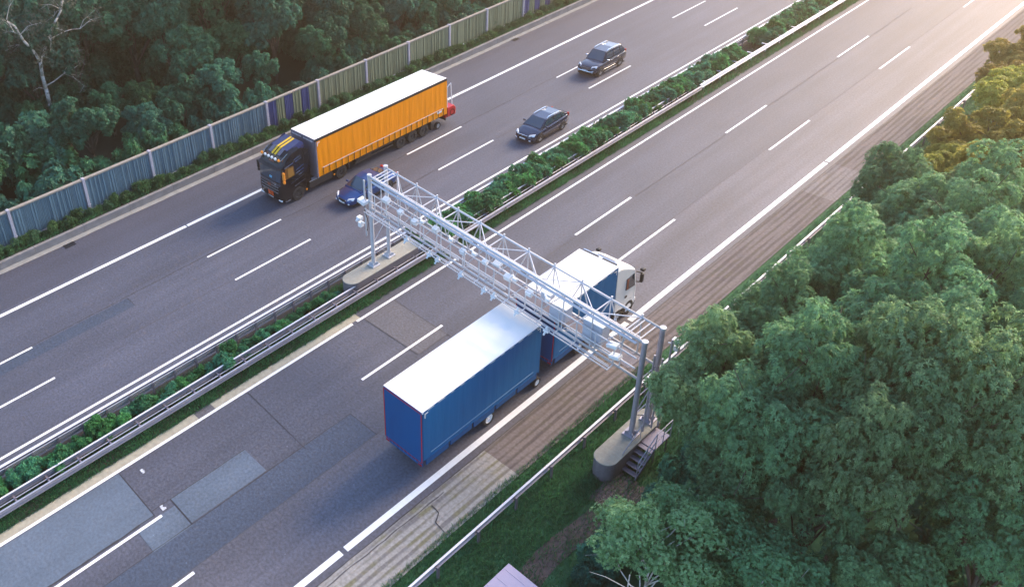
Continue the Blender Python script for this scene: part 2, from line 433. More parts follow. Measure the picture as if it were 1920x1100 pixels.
for a, c in zip(post_y[:-1], post_y[1:]):
    seg_navy = (34 < a < 36) or (66 < a < 67)
    base = M_TEAL if a < 34 else M_OLIVE
    b = MB(); y = a+.13-40; end = c-.13-40; mats = [base, M_NAVY]
    nb = 6; bw = (end-y)/nb
    for k in range(nb):
        b.cur = 1 if (seg_navy and k % 2 == 0) else 0
        ya = y+k*bw
        b.bb(-.08, 0, ya, ya+bw, .1, HT-.1)          # backing board
        # boards and battens: two wide flats and a cluster of slim battens
        x = ya+.015
        while x < ya+bw-.05:
            w = rnd.choice((.05, .05, .06, .12, .16)); w = min(w, ya+bw-.02-x)
            d = .03 if w < .1 else .055
            b.bb(0, d+rnd.uniform(0, .02), x, x+w, .12, HT-.14)
            x += w+rnd.choice((.03, .035, .05))
    b.build("panel", mats, wall)
    b = MB(); b.bb(-.14, .12, a+.1-40, c-.1-40, HT-.1, HT+.02); b.build("coping", M_COPING, wall, bevel=.015)
    b = MB(); b.bb(-.12, .08, a+.12-40, c-.12-40, -.1, .12); b.build("sill_board", M_POST, wall)
for y in post_y:
    b = MB(); b.bb(-.16, .14, y-.1-40, y+.1-40, -.1, HT+.06)
    b.bb(-.1, .16, y-.13-40, y+.13-40, 0.5, .56)
    b.build("post", M_POST, wall, bevel=.015)

# ------------------------------------------------------------------ guardrails
def wbeam(b, x, y0, y1, z, side, h=.31, n=1):
    # W profile in (x, z); side = +1 bulges toward +x
    prof = [(0, -h/2), (.05, -h/2+.03), (.08, -h/4), (.05, -.05), (.015, 0), (.05, .05), (.08, h/4), (.05, h/2-.03), (0, h/2)]
    for s in range(n):
        a = y0+(y1-y0)*s/n; c = y0+(y1-y0)*(s+1)/n
        P = [(x+side*px, z+pz) for px, pz in prof]
        Q = [(x+side*(px-.012), z+pz) for px, pz in reversed(prof)]
        ring = P+Q
        b.loft([[(px, a, pz) for px, pz in ring], [(px, c, pz) for px, pz in ring]])
def guardrail(name, label, x, y0, y1, side, z=.6, step=2.4, cap=True, spread=0, off=0, group=None):
    t = empty(name, (x, 0, 0), 0, label, "guardrail", group)
    b = MB(); wbeam(b, 0, y0, y1, z, side)
    b.build("rail", M_FACE, t)
    if cap: b = MB(); b.bb(-.055, .035, y0, y1, z+.158, z+.185); b.build("top_rail", M_RAIL, t)
    y = y0+off
    while y < y1:
        b = MB(); xx = -side*.12
        b.bb(xx-.035, xx+.035, y-.06, y+.06, -.1, z+.12); b.bb(min(xx, 0)+.0, max(xx, 0), y-.05, y+.05, z-.05, z+.05)
        b.build("post", M_RAIL_DARK, t)
        y += step
    return t
guardrail("guardrail", "single steel guardrail on dark posts between the grooved concrete shoulder and the right hand grass", -14.66, -12.0, 150, -1, .58, 2.4, True, off=1.35)
# second short rail far right
guardrail("guardrail", "short parallel guardrail section behind the single one, by the flare tinted far trees", -14.2, 78.5, 118, -1, .58, 2.0, True)
# median, left side: broad white topped rail
t = empty("guardrail", (-31.66, 0, 0), 0, "median guardrail with broad white top beside the left carriageway's inner line", "guardrail")
b = MB(); wbeam(b, -.05, -20, 140, .60, -1); b.build("rail", M_BEAM, t)
b = MB(); b.bb(-.11, .05, -20, 140, .762, .79); b.build("top_rail", M_RAIL, t, bevel=.01)
b = MB(); b.bb(.06, .12, -20, 140, .36, .50); b.build("lower_rail", M_STEEL, t)
b = MB(); b.bb(.10, .16, -20, 140, .60, .72); b.build("back_rail", M_STEEL, t)
yy = -19.0; k = 0
while yy < 112:
    b = MB(); b.bb(.17, .24, yy-.05, yy+.05, -.1, .78); b.bb(-.04, .17, yy-.04, yy+.04, .53, .60); b.build("post", M_RAIL_DARK, t)
    yy += 1.33
# median, right side: double beam rail
t = empty("guardrail", (-29.6, 0, 0), 0, "double beam steel median guardrail between the hedge and the grass strip of the right carriageway", "guardrail")
for xx, sgn, z in ((-.30, -1, .62), (.33, 1, .56)):
    b = MB(); wbeam(b, xx, -20, 62, z, sgn); b.build("rail", M_BEAM, t)
    b = MB(); b.bb(xx-.045, xx+.045, -20, 62, z+.158, z+.185); b.build("top_rail", M_RAIL if sgn < 0 else M_STEEL, t, bevel=.008)
b = MB(); b.bb(-.04, .02, -20, 62, .62, .655); b.build("middle_rail", M_STEEL, t, bevel=.01)
yy = -19.4
while yy < 62:
    b = MB(); b.bb(-.035, .035, yy-.05, yy+.05, -.1, .69); b.bb(-.28, .31, yy-.04, yy+.04, .56, .63); b.build("post", M_RAIL_DARK, t)
    yy += 1.6
# far: single rail with spaced cross arms
t = empty("guardrail", (-29.55, 0, 0), 0, "thin far median guardrail with spaced cross arms, between hedge gap and right carriageway", "guardrail")
b = MB(); wbeam(b, .18, 62, 150, .60, 1); b.bb(.1, .25, 62, 150, .76, .79); b.build("rail", M_RAIL, t)
yy = 63
while yy < 150:
    b = MB(); b.bb(-.05, .02, yy-.06, yy+.06, -.1, .70); b.bb(-.42, .17, yy-.05, yy+.05, .64, .71); b.build("post", M_RAIL, t)
    yy += 2.5
# delineator post on the kerb
t = empty("delineator_post", (-48.95, 56.7, .45), 0, "small white delineator post with black band on the kerb by the olive noise wall", "post")
b = MB(); b.box((0, 0, .35), (.12, .10, .7), None, .8); b.build("post_body", M_WHITE, t, bevel=.02)
b = MB(); b.box((.0, 0, .52), (.125, .105, .16), None, .97); b.build("black_band", M_BLACK, t)


# ------------------------------------------------------------------ gantry plinths
def stadium(cx, w, y0, y1, z0, z1, n=14, grow=0):
    r = w/2; pts = []
    for i in range(n+1):
        a = math.pi*i/n; pts.append((cx+(r+grow)*math.cos(a), y1-r+(r+grow)*math.sin(a)))
    for i in range(n+1):
        a = math.pi+math.pi*i/n; pts.append((cx+(r+grow)*math.cos(a), y0+r+(r+grow)*math.sin(a)))
    return [[(x, y, z0) for x, y in pts], [(x, y, z1) for x, y in pts]]
def plinth(x, w, y0, y1, h, label):
    t = empty("gantry_plinth", (x, (y0+y1)/2, 0), 0, label, "plinth"); ym = (y0+y1)/2
    b = MB(); b.loft(stadium(0, w, y0-ym, y1-ym, -.1, h)); b.build("side", M_PLINTH_SIDE, t, smooth=False)
    b = MB(); b.loft(stadium(0, w, y0-ym, y1-ym, h+.003, h+.06, grow=.02)); b.build("top", M_PLINTH, t, bevel=.02)
plinth(-30.36, 1.10, 25.25, 31.05, .95, "pale round ended concrete plinth in the median under the gantry's far legs")
plinth(-13.15, .98, 24.3, 28.6, .95, "round ended concrete plinth on the grass beside the steel steps")

# ------------------------------------------------------------------ gantry
G = empty("toll_gantry", (-13.2, 27.2, 0), 0, "white lattice steel toll gantry with sensors spanning the right carriageway", "gantry")
GO = Vector((-13.2, 27.2, 0))
TF = (Vector((-30.38, 27.55, 7.0)), Vector((-13.18, 26.66, 6.2)))        # top front chord
TB = (Vector((-30.42, 28.85, 7.0)), Vector((-13.14, 27.92, 6.2)))
BF = (Vector((-30.38, 27.50, 5.0)), Vector((-13.18, 26.62, 4.22)))
BB = (Vector((-30.42, 28.80, 5.0)), Vector((-13.14, 27.90, 4.22)))
lp = lambda ch, t: ch[0].lerp(ch[1], t)-GO
def gbuild(name, b, m, **k): return b.build(name, m, G, **k)
for nm, ch, r, ext in (("upper_chord", TF, .075, 0), ("upper_chord", TB, .055, 0), ("lower_chord", BF, .06, 0), ("lower_chord", BB, .06, 0)):
    b = MB(); b.tube(lp(ch, 0), lp(ch, 1), r, 10); gbuild(nm, b, M_GANTRY, smooth=True)
off = Vector((0, -.16, -.10))
b = MB(); b.bar(lp(TF, .02)+off, lp(TF, .985)+off, .12, .06); gbuild("cable_tray", b, M_GANTRY)
b = MB(); b.bar(lp(TF, .01)+Vector((0, .17, -.02)), lp(TF, .985)+Vector((0, .17, -.02)), .05, .05); gbuild("conduit", b, M_GANTRY)
NB = 10; nodes = [.055+.89*i/NB for i in range(NB+1)]
for i, t in enumerate(nodes):
    b = MB(); b.tube(lp(TF, t), lp(TB, t), .032, 6); gbuild("top_strut", b, M_GANTRY)
    b = MB(); b.tube(lp(TB, t), lp(BB, t), .034, 6); gbuild("back_upright", b, M_GANTRY)
    b = MB(); b.tube(lp(TF, t), lp(BF, t), .030, 6); gbuild("front_upright", b, M_GANTRY)
    b = MB(); b.tube(lp(TB, t)+Vector((0, 0, -.02)), lp(TB, t)+Vector((0, .03, .16)), .05, 6); gbuild("node_bolt", b, M_GANTRY)
    if i < NB:
        t2 = nodes[i+1]; tm = (t+t2)/2
        b = MB(); b.tube(lp(TB, t), lp(BB, tm), .028, 6); b.tube(lp(BB, tm), lp(TB, t2), .028, 6); gbuild("back_brace", b, M_GANTRY)
        b = MB()
        if i % 2: b.tube(lp(TF, t), lp(TB, t2), .026, 6)
        else: b.tube(lp(TB, t), lp(TF, t2), .026, 6)
        gbuild("top_brace", b, M_GANTRY)
        b = MB(); b.tube(lp(BF, t), lp(TF, t2), .024, 6); gbuild("front_brace", b, M_GANTRY)
        b = MB(); b.tube(lp(BF, t), lp(BB, t2), .024, 6); gbuild("floor_brace", b, M_GANTRY)
for t in (.012, .026, .04, .955, .97, .985):       # close rungs at both ends
    b = MB(); b.tube(lp(TF, t), lp(TB, t), .03, 6); gbuild("end_rung", b, M_GANTRY)
# inspection walkway with rails
b = MB()
for k in range(26):
    f = k/25; p = lp(BF, .03).lerp(lp(BB, .03), .15+.7*f); q = lp(BF, .965).lerp(lp(BB, .965), .15+.7*f)
    b.bar(p+Vector((0, 0, .06)), q+Vector((0, 0, .06)), .022, .03)
for k in range(60):
    t = .03+.935*k/59; b.bar(lp(BF, t).lerp(lp(BB, t), .15)+Vector((0, 0, .035)), lp(BF, t).lerp(lp(BB, t), .85)+Vector((0, 0, .035)), .02, .03)
gbuild("walkway_grating", b, M_GRATE)
for dz, dy, r in ((.55, -.10, .035), (1.10, -.10, .035)):
    b = MB(); b.tube(lp(BF, .0)+Vector((0, dy, dz)), lp(BF, .99)+Vector((0, dy, dz)), r, 8); gbuild("sensor_rail", b, M_GANTRY)
for dz, dy, r in ((-.02, -.34, .03), (-.02, -.50, .03), (.16, -.42, .022)):
    b = MB(); b.tube(lp(BF, .0)+Vector((0, dy, dz)), lp(BF, .93)+Vector((0, dy, dz)), r, 8); gbuild("front_rail", b, M_GANTRY)
# toe channels, segmented
for k in range(5):
    b = MB(); a = .06+k*.18; b.bar(lp(BF, a)+Vector((0, .12, .16)), lp(BF, a+.15)+Vector((0, .12, .16)), .03, .12); gbuild("toe_channel", b, M_GANTRY)
    b = MB(); b.bar(lp(BB, a)+Vector((0, -.10, .7)), lp(BB, a+.15)+Vector((0, -.10, .7)), .04, .07); gbuild("hand_rail", b, M_GANTRY)
for k in range(17):                                    # brackets carrying the front rails
    t = .03+.90*k/16
    b = MB(); b.bar(lp(BF, t), lp(BF, t)+Vector((0, -.52, -.03)), .05, .05); b.bar(lp(BF, t)+Vector((0, -.10, 0)), lp(BF, t)+Vector((0, -.10, 1.15)), .045, .045)
    gbuild("bracket", b, M_GANTRY)
# sensor heads on the front rails (two per lane) and boxes on the sensor rail
for k, t in enumerate((.20, .30, .335, .43, .52, .555, .64, .74)):
    b = MB(); p = lp(BF, t)+Vector((0, -.46, -.08))
    b.box(p, (.26, .20, .11)); b.box(p+Vector((.02, .02, .14)), (.10, .10, .18)); b.tube(p+Vector((0, -.1, -.02)), p+Vector((0, -.22, -.14)), .05, 8)
    gbuild("sensor_head", b, M_BOX, bevel=.015)
for k, (t, z, s) in enumerate(((.085, 1.25, (.55, .42, .34)), (.15, 1.05, (.40, .34, .30)), (.215, 1.0, (.42, .36, .38)), (.305, 1.35, (.44, .36, .34)), (.415, 1.0, (.40, .34, .36)), (.50, 1.2, (.34, .3, .3)),
                             (.585, 1.15, (.5, .38, .36)), (.66, 1.0, (.42, .34, .36)), (.545, 1.55, (.55, .4, .2)))):
    b = MB(); p = lp(BF, t)+Vector((0, -.05, z))
    s = tuple(v*.74 for v in s); b.box(p, s, Matrix.Rotation(R(18), 3, 'X')); b.bar(p, p+Vector((0, .15, -s[2])), .05)
    gbuild("camera_box", b, M_BOX, bevel=.006)
for k, t in enumerate((.24, .36, .45, .60, .71)):
    b = MB(); p = lp(TF, t)+Vector((0, -.1, -.55)); b.bar(p, p+Vector((.35, -.25, .03)), .08, .1); b.box(p+Vector((.32, -.22, .03)), (.22, .16, .14)); gbuild("flash_lamp", b, M_BOX, bevel=.01)
# control cabinets near the right leg
for t, z, s in ((.745, .62, (.85, .55, .80)), (.855, .78, (.95, .62, 1.05)), (.70, 1.05, (.5, .4, .35))):
    p = lp(BF, t)+Vector((0, .42, z))
    b = MB(); b.box(p, s); cb = gbuild("control_cabinet", b, M_BOXSIDE, bevel=.02)
    b = MB(); b.box(p+Vector((0, 0, s[2]/2+.03)), (s[0]+.08, s[1]+.08, .05)); b.build("cabinet_lid", M_BOX, cb, bevel=.01)
    b = MB(); b.box(p+Vector((0, -s[1]/2-.012, 0)), (s[0]*.9, .02, s[2]*.9)); b.build("cabinet_door", M_BOXSIDE, cb, bevel=.01)
for t, z in ((.935, .55), (.925, 1.05)):
    b = MB(); p = lp(BF, t)+Vector((0, -.1, z)); b.box(p, (.48, .34, .16), Matrix.Rotation(R(-14), 3, 'Y')); b.bar(p, p+Vector((.3, .1, -.1)), .05); gbuild("antenna_box", b, M_BOX, bevel=.02)
# legs
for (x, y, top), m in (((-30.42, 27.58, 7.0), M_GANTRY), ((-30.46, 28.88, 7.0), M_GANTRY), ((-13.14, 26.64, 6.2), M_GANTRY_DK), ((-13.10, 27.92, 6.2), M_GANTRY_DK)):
    b = MB(); p = Vector((x, y, 1.02))-GO; q = Vector((x, y, top+.06))-GO
    b.tube(p, q, .115, 14); leg = gbuild("leg", b, m, smooth=True); leg.modifiers.new("es", 'EDGE_SPLIT')
    b = MB(); b.box(p+Vector((0, 0, .02)), (.56, .56, .045))
    for a in range(4):
        b.box(p+Vector((.2*math.cos(a*math.pi/2+.785), .2*math.sin(a*math.pi/2+.785), .11)), (.025, .16, .16), Matrix.Rotation(a*math.pi/2+.785+math.pi/2, 3, 'Z'))
    b.build("foot_plate", m, leg)
    b = MB(); b.tube(q, q+Vector((0, 0, .07)), .135, 12); b.build("leg_cap", M_GANTRY, leg)
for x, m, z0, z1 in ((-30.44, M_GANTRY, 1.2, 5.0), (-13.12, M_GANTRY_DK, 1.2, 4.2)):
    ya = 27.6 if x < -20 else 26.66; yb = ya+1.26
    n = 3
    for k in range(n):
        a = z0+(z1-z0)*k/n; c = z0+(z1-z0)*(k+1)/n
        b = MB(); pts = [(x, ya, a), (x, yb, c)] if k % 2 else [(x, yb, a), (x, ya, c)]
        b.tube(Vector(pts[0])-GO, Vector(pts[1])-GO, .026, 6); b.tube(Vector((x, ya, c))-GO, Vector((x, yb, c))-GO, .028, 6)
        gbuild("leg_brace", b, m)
# poles and gadgets at the far leg
b = MB(); p = Vector((-30.75, 27.45, 0))-GO
b.tube(p+Vector((0, 0, 3.0)), p+Vector((0, 0, 6.7)), .05, 8); gbuild("cable_pipe", b, M_GANTRY)
b = MB(); b.box(p+Vector((-.05, -.1, 5.35)), (.55, .42, .22), Matrix.Rotation(R(10), 3, 'Y')); gbuild("antenna_box", b, M_BOX, bevel=.02)
b = MB(); b.box(p+Vector((-.42, -.1, 4.05)), (.28, .3, .22)); b.box(p+Vector((-.40, -.05, 3.62)), (.24, .26, .3)); b.bar(p+Vector((0, 0, 3.8)), p+Vector((-.4, -.05, 3.8)), .05); b.tube(p+Vector((-.4, -.2, 4.05)), p+Vector((-.4, -.38, 3.98)), .09, 10)
gbuild("traffic_camera", b, M_BOX, bevel=.02)
b = MB()
pp = [p+Vector((.12, -.05+.1*math.sin(k*.8), 3.4+.25*k)) for k in range(12)]
b.path(pp, .025, 5); gbuild("cable_loop", b, M_CHASSIS)
p = Vector((-12.85, 27.3, 0))-GO
for dx, dy, z0, z1 in ((.05, -.35, 1.2, 5.6), (.18, .1, 1.2, 5.2), (.25, .55, 1.0, 6.0)):
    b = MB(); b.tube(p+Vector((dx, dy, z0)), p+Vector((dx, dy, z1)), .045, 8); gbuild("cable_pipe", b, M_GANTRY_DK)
b = MB(); b.box(p+Vector((.32, .75, 5.85)), (.3, .24, .2)); b.box(p+Vector((.38, .75, 5.5)), (.22, .2, .24)); b.bar(p+Vector((.05, .6, 5.7)), p+Vector((.35, .75, 5.7)), .05)
gbuild("traffic_camera", b, M_BOX, bevel=.02)

# ------------------------------------------------------------------ steel steps at the right plinth
S = empty("metal_staircase", (-12.35, 25.35, 0), 0, "small dark steel staircase with handrails climbing beside the gantry's right plinth", "stairs")
M_STEP = mat("stair_steel", (.22, .20, .25), .5, .4, var=.1)
for k in range(5):
    b = MB(); b.bb(-.34, .34, k*.26, k*.26+.24, .16+k*.17, .19+k*.17); b.build("step", M_STEP, S)
for sx in (-1, 1):
    b = MB(); b.bar((sx*.36, -.05, .05), (sx*.36, 1.3, .92), .03, .18); b.build("stringer", M_STEP, S)
b = MB(); b.bb(-.36, .36, 1.3, 2.5, .86, .90)
b.build("platform", M_STEP, S)
for x, y in ((-.3, 1.4), (.3, 1.4), (-.3, 2.4), (.3, 2.4)):
    b = MB(); b.bar((x, y, -.05), (x, y, .86), .05); b.build("leg", M_STEP, S)
for dz in (.95, .5):
    b = MB(); b.path([(.36, 0, .15+dz), (.36, 1.3, .9+dz), (.36, 2.5, .9+dz)], .022, 6); b.build("handrail", M_GANTRY_DK, S)
b = MB(); b.path([(-.36, .0, 1.1), (-.36, 1.3, 1.85)], .022, 6); b.build("handrail", M_GANTRY_DK, S)
for x, y, z in ((.36, 0, .15), (.36, .65, .52), (.36, 1.3, .9), (.36, 1.9, .9), (.36, 2.5, .9), (-.36, 0, .15), (-.36, 1.3, .9)):
    b = MB(); b.tube((x, y, z-.1), (x, y, z+.95), .02, 6); b.build("baluster", M_GANTRY_DK, S)
# paths
b = MB()
for i in range(9):
    for j in range(9):
        b.bb(-12.85+i*.17, -12.85+i*.17+.155, 23.15+j*.235+(i % 2)*.11, 23.15+j*.235+.215+(i % 2)*.11, -.06, -.012+rnd.uniform(0, .012))
M_PAVER = mat("brick_pavers", (.165, .125, .115), .9, var=.3, vscale=6, stretch='world')
struct(b.build("paved_path", M_PAVER))
b = MB(); P = [(-12.15+.12*math.sin(k*.9), 10+k*.8) for k in range(17)]
for (x0, y0), (x1, y1) in zip(P[:-1], P[1:]): b.quad((x0-.48, y0, -.035), (x0+.48, y0, -.035), (x1+.48, y1, -.035), (x1-.48, y1, -.035))
struct(b.build("gravel_path", M_PATH))
# equipment hut whose roof pokes into the frame
H = empty("equipment_hut", (-10.9, 15.3, 0), 0, "small hut with a flat mauve metal roof at the bottom edge of the grass", "hut")
M_HUTROOF = mat("hut_roof_sheet", (.34, .30, .40), .5, .2, var=.06, vscale=2)
M_HUTWALL = mat("hut_wall", (.36, .36, .38), .8, var=.1)
b = MB(); b.bb(-1.0, 1.0, -1.35, 1.35, -.1, 2.36); b.build("wall", M_HUTWALL, H)
b = MB(); b.bb(-1.15, 1.15, -1.5, 1.5, 2.363, 2.5)
for k in range(6): b.bb(-1.1, 1.1, -1.2+k*.48, -1.16+k*.48, 2.5, 2.508)
b.build("roof", M_HUTROOF, H, bevel=.01)
b = MB(); b.bb(1.003, 1.04, -.45, .45, 0, 2.0); d = b.build("door", M_BOXSIDE, H)
b = MB(); b.bb(1.041, 1.09, .3, .36, .95, 1.1); b.build("handle", M_CHASSIS, d)

# ------------------------------------------------------------------ vehicle helpers (front toward -y)
def wheel(parent, x, y, r, w, side, rim=M_RIM, spokes=5, rr=.62, name="wheel"):
    b = MB(); hw = w/2
    b.lathe_x((x, y, r), [(r*rr, -hw), (r*.94, -hw), (r, -hw*.7), (r, hw*.7), (r*.94, hw), (r*rr, hw), (r*rr, -hw)], 26)
    wo = b.build(name, M_TYRE, parent, smooth=True); md = wo.modifiers.new("es", 'EDGE_SPLIT'); md.split_angle = R(40)
    b = MB(); f = side*hw
    b.lathe_x((x, y, r), [(0.001, f*.55), (r*rr*.93, f*.45), (r*rr*.95, f*.9), (r*rr*1.01, f*.92)], 26)
    b.lathe_x((x, y, r), [(.001, f*.95), (r*.14, f*.95), (r*.16, f*.5)], 12)
    for k in range(spokes):
        a = 2*math.pi*k/spokes+.3
        c = Vector((x+f*.72, y+r*rr*.5*math.cos(a), r+r*rr*.5*math.sin(a)))
        b.box(c, (abs(f)*.34, r*rr*.86, r*.17), Matrix.Rotation(a, 3, 'X'))
    ro = b.build("rim", rim, wo)
    return wo
def arch(parent, x, y, r, ra, side, m=M_BLACK):
    b = MB(); n = 22; vs = []
    P = []
    for i in range(n+1):
        a = math.pi*i/n*1.08-math.pi*.04; P.append((y+ra*math.cos(a), r+ra*math.sin(a)))
    P = [(yy, max(.16, zz)) for yy, zz in P]
    b.prism(P, x-side*.30, x+side*.012); return b.build("wheel_arch", m, parent)

def car(name, label, loc, rz, L, W, Hh, wb, fo, paint, hood_z, belt_z, gh, style, lower_dark=False):
    """gh = (cowl y, roof front y, roof rear y, rear base y) from the front bumper"""
    t = empty(name, loc, rz, label, "car")
    f = -L/2; hw = W/2
    cowl, rf, rrr, rb = [f+v for v in gh]
    if style == 'sedan':
        st = [(f, .60, .50, .30), (f+.10, .80, .62, .22), (f+.35, .93, .70, .18), (f+.75, .985, hood_z-.05, .17), (cowl-.15, 1, hood_z, .17), (cowl+.5, 1, belt_z-.04, .17), (0.2, 1, belt_z, .17), (rb-.5, 1, belt_z+.03, .17), (rb+.1, .98, belt_z+.05, .18), (L/2-.28, .93, belt_z+.03, .24), (L/2-.06, .84, belt_z-.10, .30), (L/2, .74, .62, .36)]
    elif style == 'wagon':
        st = [(f, .62, .52, .30), (f+.10, .80, .66, .22), (f+.35, .93, .76, .18), (f+.75, .985, hood_z-.05, .17), (cowl-.15, 1, hood_z, .17), (cowl+.5, 1, belt_z-.04, .17), (0.2, 1, belt_z, .17), (rb-.7, 1, belt_z+.05, .17), (L/2-.35, .96, belt_z+.06, .22), (L/2-.08, .89, belt_z+.04, .28), (L/2, .80, .70, .36)]
    else:
        st = [(f, .74, .72, .42), (f+.08, .88, .88, .36), (f+.3, .96, .97, .30), (f+.75, .99, hood_z-.02, .28), (cowl-.15, 1, hood_z, .28), (cowl+.5, 1, belt_z, .28), (.2, 1, belt_z, .28), (rb-.6, 1, belt_z+.02, .28), (L/2-.25, .97, belt_z+.02, .32), (L/2-.05, .93, belt_z, .40), (L/2, .86, .85, .46)]
    rings = []
    for y, k, zt, zb in st:
        w = hw*k; zm = zb+(zt-zb)*.5; zs = zb+(zt-zb)*.82
        half = [(w*.55, zb), (w*.93, zb+.03), (w*.985, zb+(zt-zb)*.25), (w, zm), (w*.965, zs), (w*.86, zt-.015), (w*.45, zt+.012)]
        rings.append([(x, y, z) for x, z in half]+[(-x, y, z) for x, z in reversed(half)])
    b = MB(); b.loft(rings); body = b.build("body", paint, t, subsurf=2, smooth=True)
    # greenhouse
    bw, tw = hw*.90, hw*.70
    rz0, rz1 = Hh-.05, Hh-.02
    def prof(s):          # side polygon nodes: y, z, half width
        return None
    ym = (rf+rrr)/2
    N = [(cowl, belt_z-.05, bw), (rf, Hh-.06, tw), (ym, Hh, tw*1.01), (rrr, Hh-.07, tw*.97), (rb, belt_z-.02, bw*.95)]
    if style == 'sedan': N[4] = (rb, belt_z+.0, bw*.88)
    base = [(y, belt_z-.08, bw) for y in (cowl, rf, ym, rrr, rb)]
    vs = []; fs = []
    for y, z, w in N: vs += [(-w, y, z), (w, y, z)]
    o2 = len(vs)
    for (y, _, _), w in zip(N, (bw, bw, bw, bw, N[4][2])):
        vs += [(-w, y, belt_z-.10), (w, y, belt_z-.10)]
    for i in range(4):
        a, c = 2*i, 2*i+2
        fs.append((a, a+1, c+1, c))
        fs.append((a, c, o2+c, o2+a)); fs.append((a+1, o2+a+1, o2+c+1, c+1))
    fs.append((0, o2, o2+1, 1)); fs.append((8, 9, o2+9, o2+8))
    b = MB(); b.add(vs, fs); roof = b.build("roof", paint, t, bevel=.045, smooth=False)
    def panel(nm, P, inset, m, parent, lift=.012):
        P = [Vector(p) for p in P]; c = sum(P, Vector())/len(P)
        nrm = (P[1]-P[0]).cross(P[2]-P[0]).normalized()
        if nrm.dot(c-Vector((0, 0, .7))) < 0: nrm = -nrm
        Q = [c+(p-c)*inset+nrm*lift for p in P]; Bk = [c+(p-c)*inset-nrm*.02 for p in P]
        b = MB(); n = len(P); b.add(Q+Bk, [tuple(range(n)), tuple(range(2*n-1, n-1, -1))]+[(i, (i+1) % n, (i+1) % n+n, i+n) for i in range(n)])
        return b.build(nm, m, parent)
    A, B_, Cc, D, E_ = N
    panel("windscreen", [(-A[2]*.98, A[0]+.03, A[1]+.02), (A[2]*.98, A[0]+.03, A[1]+.02), (B_[2], B_[0], B_[1]), (-B_[2], B_[0], B_[1])], .9, M_GLASS, t)
    panel("rear_window", [(-D[2], D[0], D[1]), (D[2], D[0], D[1]), (E_[2], E_[0], E_[1]+.12), (-E_[2], E_[0], E_[1]+.12)], .84, M_GLASS, t)
    zt = Hh-.13; zb = belt_z+.015
    def xs(z): return bw+(tw-bw)*max(0, (z-belt_z+.05)/(Hh-.06-belt_z+.05))
    doors = [(cowl+.34, rf+.10, ym+.02-.05, ym+.02-.05), (ym+.02+.05, ym+.02+.05, rrr+.02 if style != 'sedan' else rrr-.1, rrr+.10 if style != 'sedan' else rrr+.22)]
    if style != 'sedan':
        q = (ym+rb)/2
        doors = [(cowl+.34, rf+.10, ym-.22, ym-.22), (ym-.12, ym-.12, ym+.72, ym+.72), (ym+.82, ym+.82, rrr-.08, rb-.22)]
    for sx in (-1, 1):
        for y0, y0t, y1t, y1 in doors:
            P = [(sx*xs(zb), y0, zb), (sx*xs(zb), y1, zb), (sx*xs(zt), y1t, zt), (sx*xs(zt), y0t, zt)]
            panel("side_window", P, .97, M_GLASS, t, .014)
        b = MB(); b.box((sx*(hw+.09), cowl+.42, belt_z+.06), (.20, .10, .13)); b.bar((sx*hw*.9, cowl+.45, belt_z+.01), (sx*(hw+.05), cowl+.43, belt_z+.03), .05)
        b.build("mirror", M_CHROME if style == 'suv' else paint, t, bevel=.03)
        for y in (f+fo, f+fo+wb):
            r = .325 if style != 'suv' else .385
            arch(t, sx*hw*.985, y, r, r+.065, sx)
            wheel(t, sx*(hw-.10), y, r, .22, sx, M_RIM if style != 'suv' else M_RIM, 5 if style == 'sedan' else 7)
        # headlights and tail lights
        hz = {'sedan': .63, 'wagon': .68, 'suv': .90}[style]
        b = MB(); b.loft([[(sx*hw*.52, f+.05, hz-.06), (sx*hw*.55, f+.07, hz+.05), (sx*hw*.55, f+.2, hz+.06), (sx*hw*.52, f+.2, hz-.06)],
                          [(sx*hw*.93, f+.30, hz-.05), (sx*hw*.92, f+.42, hz+.09), (sx*hw*.86, f+.5, hz+.09), (sx*hw*.86, f+.4, hz-.05)]])
        b.build("headlight", M_LAMP, t, bevel=.01)
        b = MB(); b.box((sx*hw*.66, f+.055, .34 if style != 'suv' else .5), (.14, .06, .09)); b.build("fog_lamp", M_LAMP, t, bevel=.02)
        zl = belt_z+.0 if style == 'sedan' else belt_z+.16
        b = MB(); b.box((sx*hw*(.84 if style == 'sedan' else .80), L/2-.10-(.0 if style == 'sedan' else .06), zl-.10-(0 if style == 'sedan' else .1)), (.2 if style == 'sedan' else .12, .16, .20 if style == 'sedan' else .30), Matrix.Rotation(-sx*.4, 3, 'Z')); b.build("tail_light", M_RED, t, bevel=.02)
        b = MB(); b.bar((sx*(hw+.005), f+fo+.45, .27), (sx*(hw+.005), f+fo+wb-.45, .27), .05, .10); b.build("sill", M_BLACK if style != 'suv' else M_CHROME, t)
        for yd in (cowl+.62+.55, cowl+.62+1.45):
            b = MB(); b.box((sx*(hw+.004), yd, belt_z-.16), (.03, .18, .035)); b.build("door_handle", paint if style != 'suv' else M_CHROME, t)
        if style != 'sedan':
            b = MB(); b.path([(sx*tw*.93, rf+.15, Hh-.02), (sx*tw*.93, rf+.3, Hh+.05), (sx*tw*.93, rrr-.3, Hh+.05), (sx*tw*.93, rrr-.1, Hh-.03)], .022, 6); b.build("roof_rail", M_CHROME, t)
    gz = {'sedan': .50, 'wagon': .60, 'suv': .80}[style]
    b = MB(); b.box((0, f+.03, gz), (W*.42, .06, .16 if style != 'suv' else .2)); g = b.build("grille", M_BLACK, t, bevel=.02)
    b = MB()
